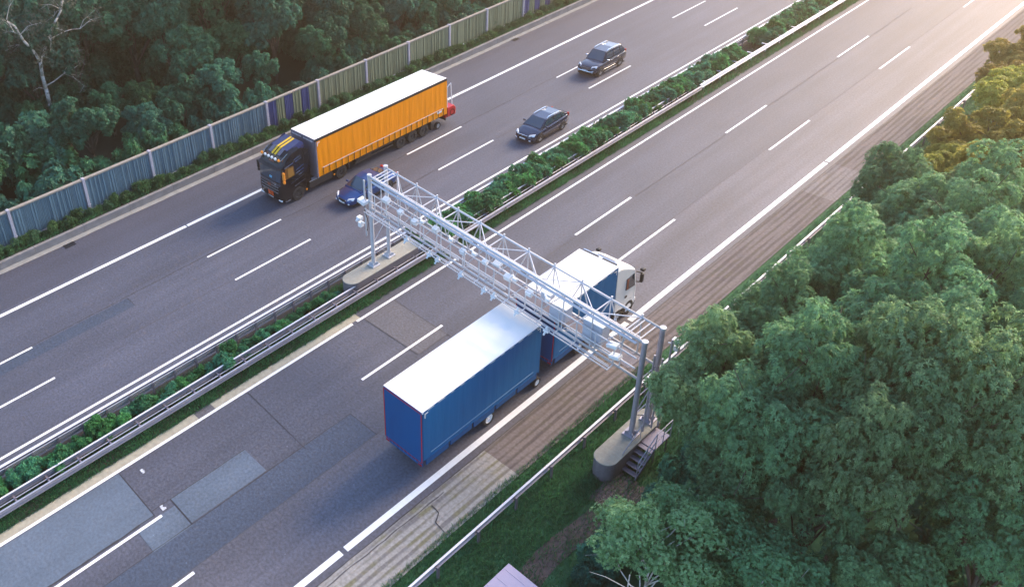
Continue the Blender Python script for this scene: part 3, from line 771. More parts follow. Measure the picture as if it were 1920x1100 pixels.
    if style == 'sedan': b.path([(-W*.22, f+.01, gz+.10), (-W*.14, f-.02, gz-.05), (0, f-.035, gz-.10), (W*.14, f-.02, gz-.05), (W*.22, f+.01, gz+.10)], .018, 6)
    elif style == 'wagon': b.bar((-W*.24, f+.0, gz+.09), (W*.24, f+.0, gz+.09), .03, .04); b.box((0, f-.01, gz+.02), (.1, .03, .07))
    else:
        for k in range(3): b.bar((-W*.2, f-.005, gz-.07+k*.07), (W*.2, f-.005, gz-.07+k*.07), .025, .025)
        b.path([(-W*.40, f+.10, .62), (-W*.3, f-.08, .58), (W*.3, f-.08, .58), (W*.40, f+.10, .62)], .04, 8)
    b.build("chrome_bar", M_CHROME, g)
    b = MB(); b.box((0, f-.015, {'sedan': .36, 'wagon': .42, 'suv': .60}[style]), (.52, .02, .11)); b.build("number_plate", M_WHITE, t)
    b = MB(); b.box((0, L/2+.005, .78), (.52, .02, .11)); b.build("number_plate", M_WHITE, t)
    b = MB(); b.bb(-hw*.9, hw*.9, f+.25, L/2-.25, .14, .25); b.build("underbody", M_BLACK, t)
    for sx in (-.5, .35):
        b = MB(); p0 = Vector((sx, cowl+.12, belt_z+.02)); b.bar(p0, p0+Vector((.5, .06, .05)), .02); b.build("wiper", M_BLACK, t)
    return t
M_BLUECAR = mat("blue_metallic_paint", (.008, .062, .22), .28, .45, coat=.8, spec=.6)
M_BLACKCAR = mat("black_metallic_paint", (.006, .018, .050), .22, .5, coat=1.0, spec=.6)
M_NAVYCAR = mat("black_blue_paint", (.006, .022, .066), .22, .5, coat=1.0, spec=.6)
tb = car("sedan", "blue saloon car half hidden behind the white gantry's far legs", (-37.88, 34.05, 0), R(1), 4.7, 1.79, 1.43, 2.72, .95, M_BLUECAR, .84, .93, (1.05, 1.95, 3.15, 4.10), 'sedan')
car("station_wagon", "black estate car with roof rails driving beside the median hedge", (-34.52, 48.95, 0), R(0), 4.6, 1.80, 1.50, 2.68, .95, M_NAVYCAR, .92, 1.0, (1.05, 1.85, 3.75, 4.42), 'wagon')
car("suv", "black off road car with chrome front bar and mirrors, farthest of the cars", (-37.98, 61.75, 0), R(0), 4.75, 1.87, 1.86, 2.78, .88, M_BLACKCAR, 1.07, 1.15, (1.25, 1.85, 4.05, 4.60), 'suv')

# ------------------------------------------------------------------ orange articulated lorry
def curtain_mat(name, col, dirt):
    m = bpy.data.materials.new(name); m.use_nodes = True
    nt = m.node_tree; n = nt.nodes; l = nt.links; b = n["Principled BSDF"]; b.inputs["Roughness"].default_value = .6; b.inputs["Specular IOR Level"].default_value = .2
    tc = n.new("ShaderNodeTexCoord"); mp = n.new("ShaderNodeMapping"); mp.inputs["Scale"].default_value = (1, 2.2, .22); l.new(tc.outputs["Object"], mp.inputs["Vector"])
    t = n.new("ShaderNodeTexNoise"); t.inputs["Scale"].default_value = 1.6; t.inputs["Detail"].default_value = 6; l.new(mp.outputs[0], t.inputs["Vector"])
    mr = n.new("ShaderNodeMapRange"); mr.inputs[1].default_value = .52; mr.inputs[2].default_value = .80; mr.inputs[4].default_value = dirt; l.new(t.outputs["Fac"], mr.inputs[0])
    mx = n.new("ShaderNodeMix"); mx.data_type = 'RGBA'; mx.inputs[6].default_value = (*col, 1); mx.inputs[7].default_value = (col[0]*.45, col[1]*.4, col[2]*.5+.01, 1); l.new(mr.outputs[0], mx.inputs[0])
    l.new(mx.outputs[2], b.inputs["Base Color"])
    t2 = n.new("ShaderNodeTexNoise"); t2.inputs["Scale"].default_value = 2.4; t2.inputs["Detail"].default_value = 2; l.new(mp.outputs[0], t2.inputs["Vector"])
    bp = n.new("ShaderNodeBump"); bp.inputs["Strength"].default_value = .22; bp.inputs["Distance"].default_value = .05; l.new(t2.outputs["Fac"], bp.inputs["Height"]); l.new(bp.outputs[0], b.inputs["Normal"])
    return m
M_ORANGE = curtain_mat("orange_curtain", (.98, .30, .002), .45)
M_CURT_BLUE = curtain_mat("blue_curtain", (.0002, .128, .33), .25)
M_BLUE_BACK = curtain_mat("blue_rear_tarpaulin", (.002, .082, .24), .3)
M_GREYWALL = mat("grey_front_wall", (.16, .15, .19), .6, var=.15, vscale=2)
M_CAB = mat("black_cab_paint", (.006, .006, .010), .25, .1, coat=.5, spec=.35)
M_CABBLUE = mat("dark_blue_cab_paint", (.016, .018, .085), .35, .1, coat=.6)
M_YELLOW = mat("yellow_stripe", (.80, .48, .02), .5)
M_FLAME = mat("orange_red_panel", (.75, .10, .02), .5)
T = empty("articulated_lorry", (-41.9, 37.0, 0), 0, "articulated lorry with black cab, yellow roof stripes and long orange curtain trailer", "lorry")
def sag(x0, x1, y0, y1, z, n=18, m=3, amp=.007):
    b = MB(); nx = 6
    vs = []; 
    for j in range(n*m+1):
        for i in range(nx+1):
            u = i/nx; d = amp*math.sin(math.pi*((j % m)/m))*math.sin(math.pi*u)
            vs.append((x0+(x1-x0)*u, y0+(y1-y0)*j/(n*m), z-d))
    fs = [(j*(nx+1)+i, j*(nx+1)+i+1, (j+1)*(nx+1)+i+1, (j+1)*(nx+1)+i) for j in range(n*m) for i in range(nx)]
    b.add(vs, fs); return b
def curtain(x, y0, y1, z0, z1, side, n=80, amp=.008):
    b = MB(); vs = []; nz = 4
    ph = [rnd.uniform(-1, 1) for _ in range(n+1)]
    for i in range(n+1):
        for k in range(nz+1):
            w = amp*(math.sin(i*1.9)+ph[i]*.7)*math.sin(math.pi*(k+.5)/(nz+1))
            vs.append((x+side*w, y0+(y1-y0)*i/n, z0+(z1-z0)*k/nz))
    fs = [(i*(nz+1)+k, (i+1)*(nz+1)+k, (i+1)*(nz+1)+k+1, i*(nz+1)+k+1) for i in range(n) for k in range(nz)]
    b.add(vs, fs); return b
ya, yb = -5.0, 8.22
b = sag(-1.27, 1.27, ya, yb, 4.0); b.bb(-1.27, 1.27, ya, yb, 3.90, 3.93); b.build("trailer_roof", M_ROOF, T)
for sx in (-1, 1):
    b = MB(); b.bb(min(sx*1.22, sx*1.30), max(sx*1.22, sx*1.30), ya, yb, 3.80, 3.99); b.build("roof_rail", M_BLACK, T, bevel=.01)
    o = curtain(sx*1.285, ya+.12, yb-.12, 1.18, 3.80, sx).build("side_curtain", M_ORANGE, T, smooth=True)
    b = MB(); b.bar((sx*1.302, ya+.5, 1.62), (sx*1.302, yb-.4, 1.62), .014, .035); b.build("curtain_band", M_WHITE, o)
    for k in range(22):
        y = ya+.55+k*.585
        b = MB(); b.bar((sx*1.303, y, 1.62), (sx*1.297, y, 1.02), .012, .045); b.build("strap", M_CHASSIS, o)
    b = MB(); b.bb(min(sx*1.2, sx*1.285), max(sx*1.2, sx*1.285), ya, yb, 1.02, 1.17); b.build("side_raven", M_ORANGE, T)
    for y in (ya+.06, yb-.06):
        b = MB(); b.bb(min(sx*1.2, sx*1.29), max(sx*1.2, sx*1.29), y-.06, y+.06, 1.0, 3.82); b.build("corner_post", M_GREYWALL if y < 0 else M_ORANGE, T)
    b = MB(); b.bb(min(sx*1.303, sx*1.315), max(sx*1.303, sx*1.315), ya+.16, ya+.40, 3.66, 3.71); b.bb(min(sx*1.303, sx*1.315), max(sx*1.303, sx*1.315), ya+.16, ya+.21, 3.42, 3.66); b.build("corner_mark", M_WHITE, o)
b = MB(); b.bb(1.303, 1.313, yb-1.1, yb-.6, 1.38, 1.52); b.build("side_plate", M_WHITE, T)
b = MB(); b.bb(-1.2, 1.2, ya-.03, ya, 1.0, 3.99); b.bb(-1.24, 1.24, ya-.06, ya-.03, 3.55, 3.97)
fw_ = b.build("front_wall", M_GREYWALL, T)
b = MB()
for k in range(15):
    x = -1.05+k*.15
    if k in (7,): continue
    b.box((x, ya-.068, 3.80), (.075, .012, .10))
b.build("white_lettering_marks", M_WHITE, fw_)
b = MB(); b.bb(-1.24, 1.24, yb, yb+.06, 1.0, 3.95); rw = b.build("rear_door", M_GREYWALL, T)
b = MB()
for x in (-.9, -.35, .35, .9): b.tube((x, yb+.09, 1.1), (x, yb+.09, 3.85), .022, 6)
b.build("lock_rod", M_STEEL, rw)
b = MB(); b.bb(-.55, -.42, ya+.3, yb-.1, .78, 1.02); b.bb(.42, .55, ya+.3, yb-.1, .78, 1.02); b.bb(-1.2, 1.2, ya, yb, .985, 1.02)
for k in range(9): b.bb(-1.15, 1.15, ya+1+k*1.4, ya+1.08+k*1.4, .85, .98)
b.build("chassis", M_CHASSIS, T)
for sx in (-1, 1):
    for y in (3.23, 4.47, 5.72):
        wheel(T, sx*1.07, y, .50, .36, sx, M_RIM_DK, 0, .55)
        b = MB(); n = 10
        pr = [(y+.60*math.cos(math.pi*(.12+.76*i/n)), .5+.60*math.sin(math.pi*(.12+.76*i/n))) for i in range(n+1)]
        pr += [(yy*1.0, zz-.03) for yy, zz in reversed(pr)]
        b.prism(pr, sx*.88, sx*1.24); b.build("mudguard", M_BLACK, T)
    b = MB(); b.bb(min(sx*.95, sx*1.25), max(sx*.95, sx*1.25), 6.45, 6.49, .25, .95); b.build("mud_flap", M_BLACK, T)
    b = MB(); b.bb(sx*.85-.06, sx*.85+.06, -1.85, -1.70, .25, .95); b.bb(sx*.85-.15, sx*.85+.15, -1.9, -1.65, .22, .27); b.build("landing_leg", M_CHASSIS, T)
    b = MB(); b.bar((sx*1.2, -1.4, .62), (sx*1.2, 2.4, .62), .03, .12); b.bar((sx*1.2, -1.4, .88), (sx*1.2, 2.4, .88), .03, .1); b.build("side_guard", M_CHASSIS, T)
    b = MB(); b.bb(min(sx*.7, sx*1.18), max(sx*.7, sx*1.18), -1.3, .2, .50, .97); b.build("pallet_box", M_BLACK, T, bevel=.03)
    b = MB(); b.bb(min(sx*.8, sx*1.2), max(sx*.8, sx*1.2), yb-.05, yb+.07, .62, .82); b.build("tail_light", M_RED, T)
wheel(T, 1.10, 7.35, .28, .2, 1, M_RIM, 0, .6, "forklift_side_wheel")
b = MB(); b.bb(-1.2, 1.2, yb-.1, yb, .45, .6); b.build("rear_bumper", M_CHASSIS, T)
# tractor cab
cy0, cy1 = -8.22, -5.95
P_mid = [(cy0+.10, .34), (cy0, .50), (cy0-.02, 1.10), (cy0+.02, 1.80), (cy0+.22, 2.92), (cy0+.34, 3.05), (cy0+.62, 3.52), (cy0+1.15, 3.82), (cy1-.35, 3.98), (cy1-.05, 3.90), (cy1, 1.0), (cy1-.1, .75), (cy0+1.0, .70), (cy0+.9, .34)]
P_out = [(cy0+.22, .36), (cy0+.14, .52), (cy0+.14, 1.10), (cy0+.17, 1.80), (cy0+.34, 2.92), (cy0+.45, 3.03), (cy0+.78, 3.40), (cy0+1.28, 3.66), (cy1-.35, 3.80), (cy1-.05, 3.74), (cy1, 1.0), (cy1-.1, .75), (cy0+1.0, .70), (cy0+.9, .36)]
b = MB()
rings = []
for x, k in ((-1.25, 1), (-1.10, .35), (-.8, 0), (.8, 0), (1.10, .35), (1.25, 1)):
    rings.append([(x*(1 if z < 2.6 else 1-.075*(z-2.6)), y*(1-k)+y2*k, z*(1-k)+z2*k) for (y, z), (y2, z2) in zip(P_mid, P_out)])
b.loft(rings); cab = b.build("cab", M_CAB, T, bevel=.03)
# windscreen band
def cab_front(z):
    pts = P_mid
    for (y0, z0), (y1, z1) in zip(pts[:-1], pts[1:]):
        if z0 <= z <= z1: return y0+(y1-y0)*(z-z0)/(z1-z0)
    return cy0
def front_panel(nm, x0, x1, z0, z1, m, parent, lift=.02, th=.02, edge=0):
    b = MB(); n = 6; F = []; Bk = []
    for i in range(n+1):
        x = x0+(x1-x0)*i/n; k = max(0, (abs(x)-.8)/.3)*.35 if abs(x) < 1.1 else .35+(abs(x)-1.1)/.15*.65
        for z in (z0, z1):
            y = cab_front(z)+.14*k-lift; F.append((x, y, z)); Bk.append((x, y+th, z))
    k = len(F); fs = []
    for i in range(n):
        a = 2*i; fs.append((a, a+2, a+3, a+1)); fs.append((k+a, k+a+1, k+a+3, k+a+2))
        fs.append((a, k+a, k+a+2, a+2)); fs.append((a+1, a+3, k+a+3, k+a+1))
    fs.append((0, 1, k+1, k)); fs.append((2*n, k+2*n, k+2*n+1, 2*n+1))
    b.add(F+Bk, fs); return b.build(nm, m, parent)
front_panel("windscreen", -1.14, 1.14, 1.86, 2.86, M_GLASS, cab)
front_panel("sign", .05, .30, 2.02, 2.16, mat("cyan_sign", (.15, .45, .65), .4), cab, .045, .012)
b = MB(); b.loft([[(x, cab_front(2.9)+(.12 if abs(x) > 1 else 0)-.02, 2.93), (x, cab_front(2.9)+(.12 if abs(x) > 1 else 0)-.30, 2.86), (x, cab_front(2.9)+(.12 if abs(x) > 1 else 0)-.28, 2.84), (x, cab_front(2.9)+(.12 if abs(x) > 1 else 0)+.02, 2.90)] for x in (-1.15, -.9, .9, 1.15)])
b.build("sun_visor", M_BLACK, cab)
for k, (x0, x1, z0, z1) in enumerate(((-1.15, 1.15, 1.70, 1.735), (-1.12, 1.12, 1.60, 1.63), (-.95, .95, 1.45, 1.475), (-.95, .95, 1.25, 1.27), (-.9, .9, 1.02, 1.05))):
    front_panel("chrome_bar", x0, x1, z0, z1, M_CHROME if k < 2 else M_STEEL, cab, .03, .02)
front_panel("grille", -.9, .9, .92, 1.56, M_BLACK, cab, .012, .02)
for x in (-.22, .10):
    for z in (.62, .80):
        front_panel("orange_panel", x, x+.27, z, z+.155, M_FLAME, cab, .03, .02)
front_panel("emblem", -.16, .16, 1.36, 1.56, mat("copper_badge", (.30, .085, .05), .4), cab, .05, .02)
front_panel("emblem", -.26, .26, 3.10, 3.18, mat("roof_badge", (.25, .07, .04), .4), cab, .04, .02)
front_panel("number_plate", -.26, .26, .42, .53, M_WHITE, cab, .03, .015)
for sx in (-1, 1):
    b = MB(); b.loft([[(sx*.88, cy0+.02, .62), (sx*.88, cy0+.02, 1.0), (sx*.86, cy0+.2, 1.0), (sx*.86, cy0+.2, .62)], [(sx*1.2, cy0+.12, .58), (sx*1.2, cy0+.12, .96), (sx*1.15, cy0+.35, .96), (sx*1.15, cy0+.35, .58)]]); b.build("headlight", M_LAMP, cab, bevel=.02)
    b = MB(); b.box((sx*1.0, cy0+.06, .45), (.36, .1, .10)); b.build("fog_lamp", M_LAMP, cab, bevel=.02)
    b = MB(); b.box((sx*1.12, cy0+.52, .36), (.30, .42, .05), Matrix.Rotation(sx*.2, 3, 'Y')); b.build("cab_step", M_CHROME, cab)
    # side window with amber curtain, mirrors
    b = MB(); b.add([(sx*1.262, cy0+.42, 2.0), (sx*1.262, cy0+1.28, 2.05), (sx*1.25, cy0+1.25, 2.76), (sx*1.25, cy0+.55, 2.82), (sx*1.2, cy0+.42, 2.0), (sx*1.2, cy0+1.28, 2.05), (sx*1.2, cy0+1.25, 2.76), (sx*1.2, cy0+.55, 2.82)], [(0,1,2,3),(7,6,5,4),(0,4,5,1),(1,5,6,2),(2,6,7,3),(3,7,4,0)])
    w_ = b.build("side_window", mat("amber_side_glass", (.16, .075, .012), .15, spec=.8), cab)
    b = MB(); b.add([(sx*1.268, cy0+.72, 2.08), (sx*1.268, cy0+1.2, 2.1), (sx*1.256, cy0+1.18, 2.7), (sx*1.256, cy0+.74, 2.72), (sx*1.255, cy0+.72, 2.08), (sx*1.255, cy0+1.2, 2.1), (sx*1.25, cy0+1.18, 2.7), (sx*1.25, cy0+.74, 2.72)], [(0,1,2,3),(7,6,5,4),(0,4,5,1),(1,5,6,2),(2,6,7,3),(3,7,4,0)])
    b.build("window_curtain", mat("amber_cloth", (.30, .14, .02), .7), w_)
    b = MB(); b.box((sx*1.42, cy0+.22, 2.42), (.20, .14, .62)); b.box((sx*1.42, cy0+.22, 1.98), (.2, .14, .2)); mm = b.build("mirror", M_ORANGE_L if sx > 0 else M_BLACK, cab, bevel=.04)
    b = MB(); b.bar((sx*1.2, cy0+.3, 2.78), (sx*1.42, cy0+.22, 2.7), .04); b.bar((sx*1.2, cy0+.3, 2.05), (sx*1.42, cy0+.22, 2.0), .04); b.build("mirror_arm", M_BLACK, mm)
    # silver flashes along the side
    for y0, y1, z0, z1 in ((cy0+.46, cy0+1.25, 2.86, 3.02), (cy0+1.35, cy0+1.95, 3.18, 3.30), (cy0+1.42, cy0+1.98, 3.02, 3.12), (cy0+1.45, cy0+2.1, 2.40, 2.58), (cy0+1.4, cy0+2.1, 2.16, 2.30), (cy0+.9, cy0+2.1, 1.52, 1.82), (cy0+1.2, cy0+2.15, 1.20, 1.42), (cy0+1.6, cy0+2.1, 1.95, 2.06)):
        xx = 1.256 if z0 < 2.6 else 1.25*(1-.075*(z0-2.6))+.012
        b = MB(); b.bar((sx*xx, y0, z0), (sx*xx, y1, z1), .02, .035 if z0 < 3.0 else .05); b.build("silver_flash", M_CHROME, cab)
    b = MB(); b.bb(min(sx*1.0, sx*1.25), max(sx*1.0, sx*1.25), cy1-.02, ya+.55, 1.15, 3.55); b.build("side_deflector", M_CAB, cab, bevel=.04) if False else None
    b = MB(); b.add([(sx*1.20, cy1, 1.0), (sx*1.20, cy1+.45, 1.0), (sx*1.16, cy1+.40, 3.45), (sx*1.14, cy1, 3.7), (sx*1.15, cy1, 1.0), (sx*1.15, cy1+.45, 1.0), (sx*1.11, cy1+.40, 3.45), (sx*1.09, cy1, 3.7)], [(0,1,2,3),(7,6,5,4),(0,4,5,1),(1,5,6,2),(2,6,7,3),(3,7,4,0)]); b.build("side_deflector", M_CAB, cab)
    arch(T, sx*1.22, cy0+1.45, .52, .66, sx, M_BLACK)
    wheel(T, sx*1.08, cy0+1.45, .52, .36, sx, M_RIM_DK, 0, .58)
    wheel(T, sx*1.05, -2.75, .52, .40, sx, M_RIM_DK, 0, .55)
    b = MB(); n = 10
    pr = [(-2.75+.63*math.cos(math.pi*(.02+.9*i/n)), .52+.63*math.sin(math.pi*(.02+.9*i/n))) for i in range(n+1)]; pr += [(yy, zz-.03) for yy, zz in reversed(pr)]
    b.prism(pr, sx*.85, sx*1.25); b.build("mudguard", M_BLACK, T)
    b = MB(); b.bb(min(sx*.6, sx*1.2), max(sx*.6, sx*1.2), -5.7, -3.55, .38, .92); b.build("fuel_tank", M_CHASSIS, T, bevel=.06)
    b = MB(); b.bb(min(sx*.9, sx*1.22), max(sx*.9, sx*1.22), -5.7, -4.75, .93, .97); b.build("tank_step", M_STEEL, T)
    for y, z in ((-6.02, .52), (-3.45, .60)):
        b = MB(); b.box((sx*1.235, y, z), (.08, .12, .11)); b.build("side_marker_lamp", M_ORANGE_L, T, bevel=.02)
    # roof deflector wings in dark blue
    b = MB(); b.add([(sx*.86, cy1-.75, 3.86), (sx*1.12, cy1-.55, 3.70), (sx*1.12, cy1+.10, 4.02), (sx*.86, cy1+.10, 4.14), (sx*.86, cy1-.75, 3.80), (sx*1.12, cy1-.55, 3.64), (sx*1.12, cy1+.10, 3.74), (sx*.86, cy1+.10, 3.74)], [(0,1,2,3),(7,6,5,4),(0,4,5,1),(1,5,6,2),(2,6,7,3),(3,7,4,0)]); b.build("roof_wing", M_CABBLUE, cab)
b = MB(); b.bb(-.45, .45, -5.9, ya+1.0, .70, .98); b.bb(-.55, .55, ya+.8, ya+3.0, .9, .98); b.build("tractor_frame", M_CHASSIS, T)
# roof spoiler, stripes, light bar
b = MB(); b.prism([(cy0+1.10, 3.84), (cy1-.30, 4.00), (cy1+.10, 4.08), (cy1+.10, 3.80), (cy0+1.10, 3.78)], -.86, .86); b.build("roof_spoiler", M_CABBLUE, cab, bevel=.02)
for xa, xb in ((.30, .62), (-.62, -.30)):
    b = MB(); b.prism([(cy0+.66, 3.56), (cy0+1.14, 3.85), (cy0+1.14, 3.87), (cy0+.64, 3.58)], xa, xb); b.build("roof_hatch", M_GREYWALL, cab)
for x in (-.24, .06):
    b = MB(); b.prism([(cy0+.60, 3.53), (cy0+1.12, 3.855), (cy1-.30, 4.008), (cy1+.05, 4.08), (cy1+.05, 4.095), (cy1-.30, 4.026), (cy0+1.12, 3.873), (cy0+.58, 3.55)], x, x+.18); b.build("yellow_stripe", M_YELLOW, cab)
b = MB(); b.path([(-1.02, cy0+1.0, 3.72), (-1.0, cy0+.42, 3.40), (-.9, cy0+.34, 3.36), (.9, cy0+.34, 3.36), (1.0, cy0+.42, 3.40), (1.02, cy0+1.0, 3.72)], .028, 8); lb = b.build("light_bar", M_CHROME, cab)
for k in range(6):
    x = -.92+k*.368
    b = MB(); b.tube((x, cy0+.36, 3.46), (x, cy0+.24, 3.43), .10, 12); b.build("roof_lamp", M_ORANGE_L if k in (0, 5) else M_LAMP, lb)

# red forklift carried on the trailer's tail
K = empty("carried_forklift", (-41.75, 45.32, .62), 0, "small red forklift with white guard frame carried on the orange trailer's tail", "forklift")
b = MB(); b.prism([(0.05, 0), (.95, 0), (1.0, .55), (.75, .85), (.05, .80)], .35, 1.1); b.prism([(0.05, 0), (.95, 0), (1.0, .55), (.75, .85), (.05, .80)], -1.1, -.35); b.bb(-.35, .35, .3, .8, 0, .45)
body = b.build("body", M_REDPAINT, K, bevel=.05)
b = MB(); b.bb(-.3, .3, .2, .5, .5, .62); b.bb(-.3, .3, .5, .6, .6, 1.1); b.build("seat", M_BLACK, K, bevel=.03)
b = MB()
for x in (-.95, -.40, .40, .95): b.path([(x, .15, .8), (x, .15, 2.5), (x, .55, 2.7), (x, .7, .85)], .035, 6)
b.path([(-.95, .15, 2.5), (.95, .15, 2.5)], .035, 6); b.build("guard_frame", M_WHITE, K)
for sx in (-1, 1): wheel(K, sx*1.0, .55, .3, .2, sx, M_RIM_DK, 0); 
b = MB(); b.bb(-.5, -.38, -.1, .1, .0, 1.5); b.bb(.38, .5, -.1, .1, 0, 1.5); b.build("mast", M_CHASSIS, K)

# ------------------------------------------------------------------ blue lorry and drawbar trailer (front toward +y)
def box_body(T, x0, x1, y0, y1, z0, z1, rear, tape=True):
    o = sag(x0, x1, y0, y1, z1, int((y1-y0)/.75), 3, .008); o.bb(x0, x1, y0, y1, z1-.10, z1-.06); ro = o.build("roof", M_ROOF, T)
    for sx, x in ((-1, x0), (1, x1)):
        c = curtain(x, y0+.05, y1-.05, z0+.18, z1-.03, sx, int((y1-y0)*5), .008).build("side_curtain", M_CURT_BLUE, T, smooth=True)
        b = MB(); b.bar((x+sx*.012, y0+.5, z0+.44), (x+sx*.012, y1-.5, z0+.44), .012, .022); b.build("curtain_band", mat("pale_blue_band", (.25, .42, .62), .6), c)
        b = MB(); n = int((y1-y0)/1.6)
        for k in range(n):
            a = y0+.15+(y1-y0-.3)*k/n; b.bb(x-.03, x+.03, a+.05, a+(y1-y0-.3)/n-.08, z0-.14+(.05 if k % 2 else 0), z0+.20)
        b.build("side_skirt", M_BLUE_BACK, T, bevel=.01)
        for yy, s in ((y0+.14, 1), (y1-.14, -1)):
            b = MB(); b.bb(x+sx*.012-.006, x+sx*.012+.006, min(yy, yy+s*.22), max(yy, yy+s*.22), z1-.20, z1-.165); b.bb(x+sx*.012-.006, x+sx*.012+.006, min(yy, yy+s*.04), max(yy, yy+s*.04), z1-.42, z1-.20); b.build("corner_mark", M_WHITE, c)
    b = MB(); b.bb(x0+.012, x1-.012, y0-.02, y0+.05, z0+.04, z1-.05); rear_o = b.build("rear_curtain", M_BLUE_BACK, T)
    b = MB()
    for k in range(9):
        x = x0+.2+(x1-x0-.4)*k/8; b.box((x, y0-.01, z0+.02), (.05, .03, .26))
    b.build("strap_hook", M_CURT_BLUE, rear_o)
    for (xa, xb, za, zb2) in ((x0+.012, x0+.055, z0+.1, z1-.12), (x1-.055, x1-.012, z0+.1, z1-.12), (x0+.06, x1-.06, z1-.11, z1-.075), (x0+.06, x1-.06, z0+.045, z0+.075)):
        b = MB(); b.bb(xa, xb, y0-.034, y0-.022, za, zb2); b.build("red_marking_tape", M_RED, rear_o)
    b = MB(); b.bb(x0+.012, x1-.012, y1-.05, y1+.02, z0+.04, z1-.05); b.build("front_wall", M_BLUE_BACK, T)
    b = MB(); b.bb(x0+.1, x1-.1, y0, y1, z0-.04, z0+.12); b.bb((x0+x1)/2-.45, (x0+x1)/2-.33, y0, y1, z0-.25, z0-.04); b.bb((x0+x1)/2+.33, (x0+x1)/2+.45, y0, y1, z0-.25, z0-.04); b.build("chassis", M_CHASSIS, T)
    for sx, x in ((-1, x0), (1, x1)):
        b = MB(); b.box((x-sx*.16, y0-.01, z0-.10), (.20, .05, .07)); b.build("tail_light", M_RED, T)
    b = MB(); b.bb(x0+.05, x1-.05, y0-.01, y0+.08, z0-.18, z0-.02); b.build("rear_bumper", M_BLUE_BACK, T)
TR = empty("drawbar_trailer", (-19.52, 23.05, 0), 0, "blue curtain sided trailer with plain white roof, nearest of the lorry bodies", "trailer")
XL, XR = -1.16, 1.16
box_body(TR, XL, XR, -4.1, 4.05, .78, 3.92, True)
for sx in (-1, 1):
    for y, m in ((.35, M_RIM), (-1.0, M_RIM_DK), (4.0-.05, M_RIM)):
        r = .40 if m == M_RIM and y < 2 else (.40 if y < 2 else .27)
        if m is M_RIM_DK: continue
        wheel(TR, sx*1.03, y, r, .28, sx, M_WHITE, 0, .62)
b = MB(); b.bar((0, 4.0, .55), (0, 5.2, .55), .16, .12); b.bar((-.6, 4.0, .55), (0, 4.9, .55), .1, .1); b.bar((.6, 4.0, .55), (0, 4.9, .55), .1, .1); b.build("drawbar", M_CHASSIS, TR)
TK = empty("box_lorry", (-19.52, 32.0, 0), 0, "lorry with white cab and blue curtain box under the white gantry", "lorry")
box_body(TK, XL, XR, -3.85, 1.28, .80, 3.94, True)
# white cab, front at +y
c0, c1 = 1.42, 3.42
P_mid = [(c1-.12, .38), (c1, .52), (c1+.02, 1.2), (c1-.02, 1.75), (c1-.26, 2.85), (c1-.50, 3.02), (c1-.95, 3.34), (c0+.35, 3.66), (c0+.02, 3.66), (c0, 1.0), (c0+.1, .8), (c0+1.0, .72), (c0+1.2, .40)]
P_out = [(c1-.24, .40), (c1-.14, .54), (c1-.12, 1.2), (c1-.16, 1.75), (c1-.38, 2.82), (c1-.60, 2.95), (c1-1.0, 3.18), (c0+.35, 3.44), (c0+.02, 3.44), (c0, 1.0), (c0+.1, .8), (c0+1.0, .72), (c0+1.2, .42)]
rings = []
for x, k in ((-1.15, 1), (-1.0, .35), (-.75, 0), (.75, 0), (1.0, .35), (1.15, 1)):
    rings.append([(x*(1 if z < 2.4 else 1-.06*(z-2.4)), y*(1-k)+y2*k, z*(1-k)+z2*k) for (y, z), (y2, z2) in zip(P_mid, P_out)])
b = MB(); b.loft(rings); cab = b.build("cab", M_WHITE, TK, bevel=.035)
b = MB(); b.add([(-1.02, c1-.03, 1.8), (1.02, c1-.03, 1.8), (1.0, c1-.27, 2.82), (-1.0, c1-.27, 2.82), (-1.02, c1+.02, 1.8), (1.02, c1+.02, 1.8), (1.0, c1-.23, 2.82), (-1.0, c1-.23, 2.82)], [(3,2,1,0),(4,5,6,7),(0,1,5,4),(1,2,6,5),(2,3,7,6),(3,0,4,7)]); b.build("windscreen", M_GLASS, cab)
b = MB(); b.add([(-.5, c1-1.02, 3.36), (.55, c1-1.02, 3.36), (.55, c0+.55, 3.59), (-.5, c0+.55, 3.59), (-.5, c1-1.02, 3.39), (.55, c1-1.02, 3.39), (.55, c0+.55, 3.62), (-.5, c0+.55, 3.62)], [(3,2,1,0),(4,5,6,7),(0,1,5,4),(1,2,6,5),(2,3,7,6),(3,0,4,7)]); b.build("roof_hatch", mat("hatch_glass", (.45, .46, .50), .3), cab)
for a, c in ((-.95, -.15), (.1, .95)):
    b = MB(); b.bb(a, c, c0-.06, c0+.12, 3.72, 3.86); b.build("air_duct", M_BLACK, cab, bevel=.02)
b = MB(); b.path([(-.95, c0-.02, 3.68), (-.95, c0-.02, 3.98), (.95, c0-.02, 3.98), (.95, c0-.02, 3.68)], .022, 6); b.build("roof_bar", M_CHROME, cab)
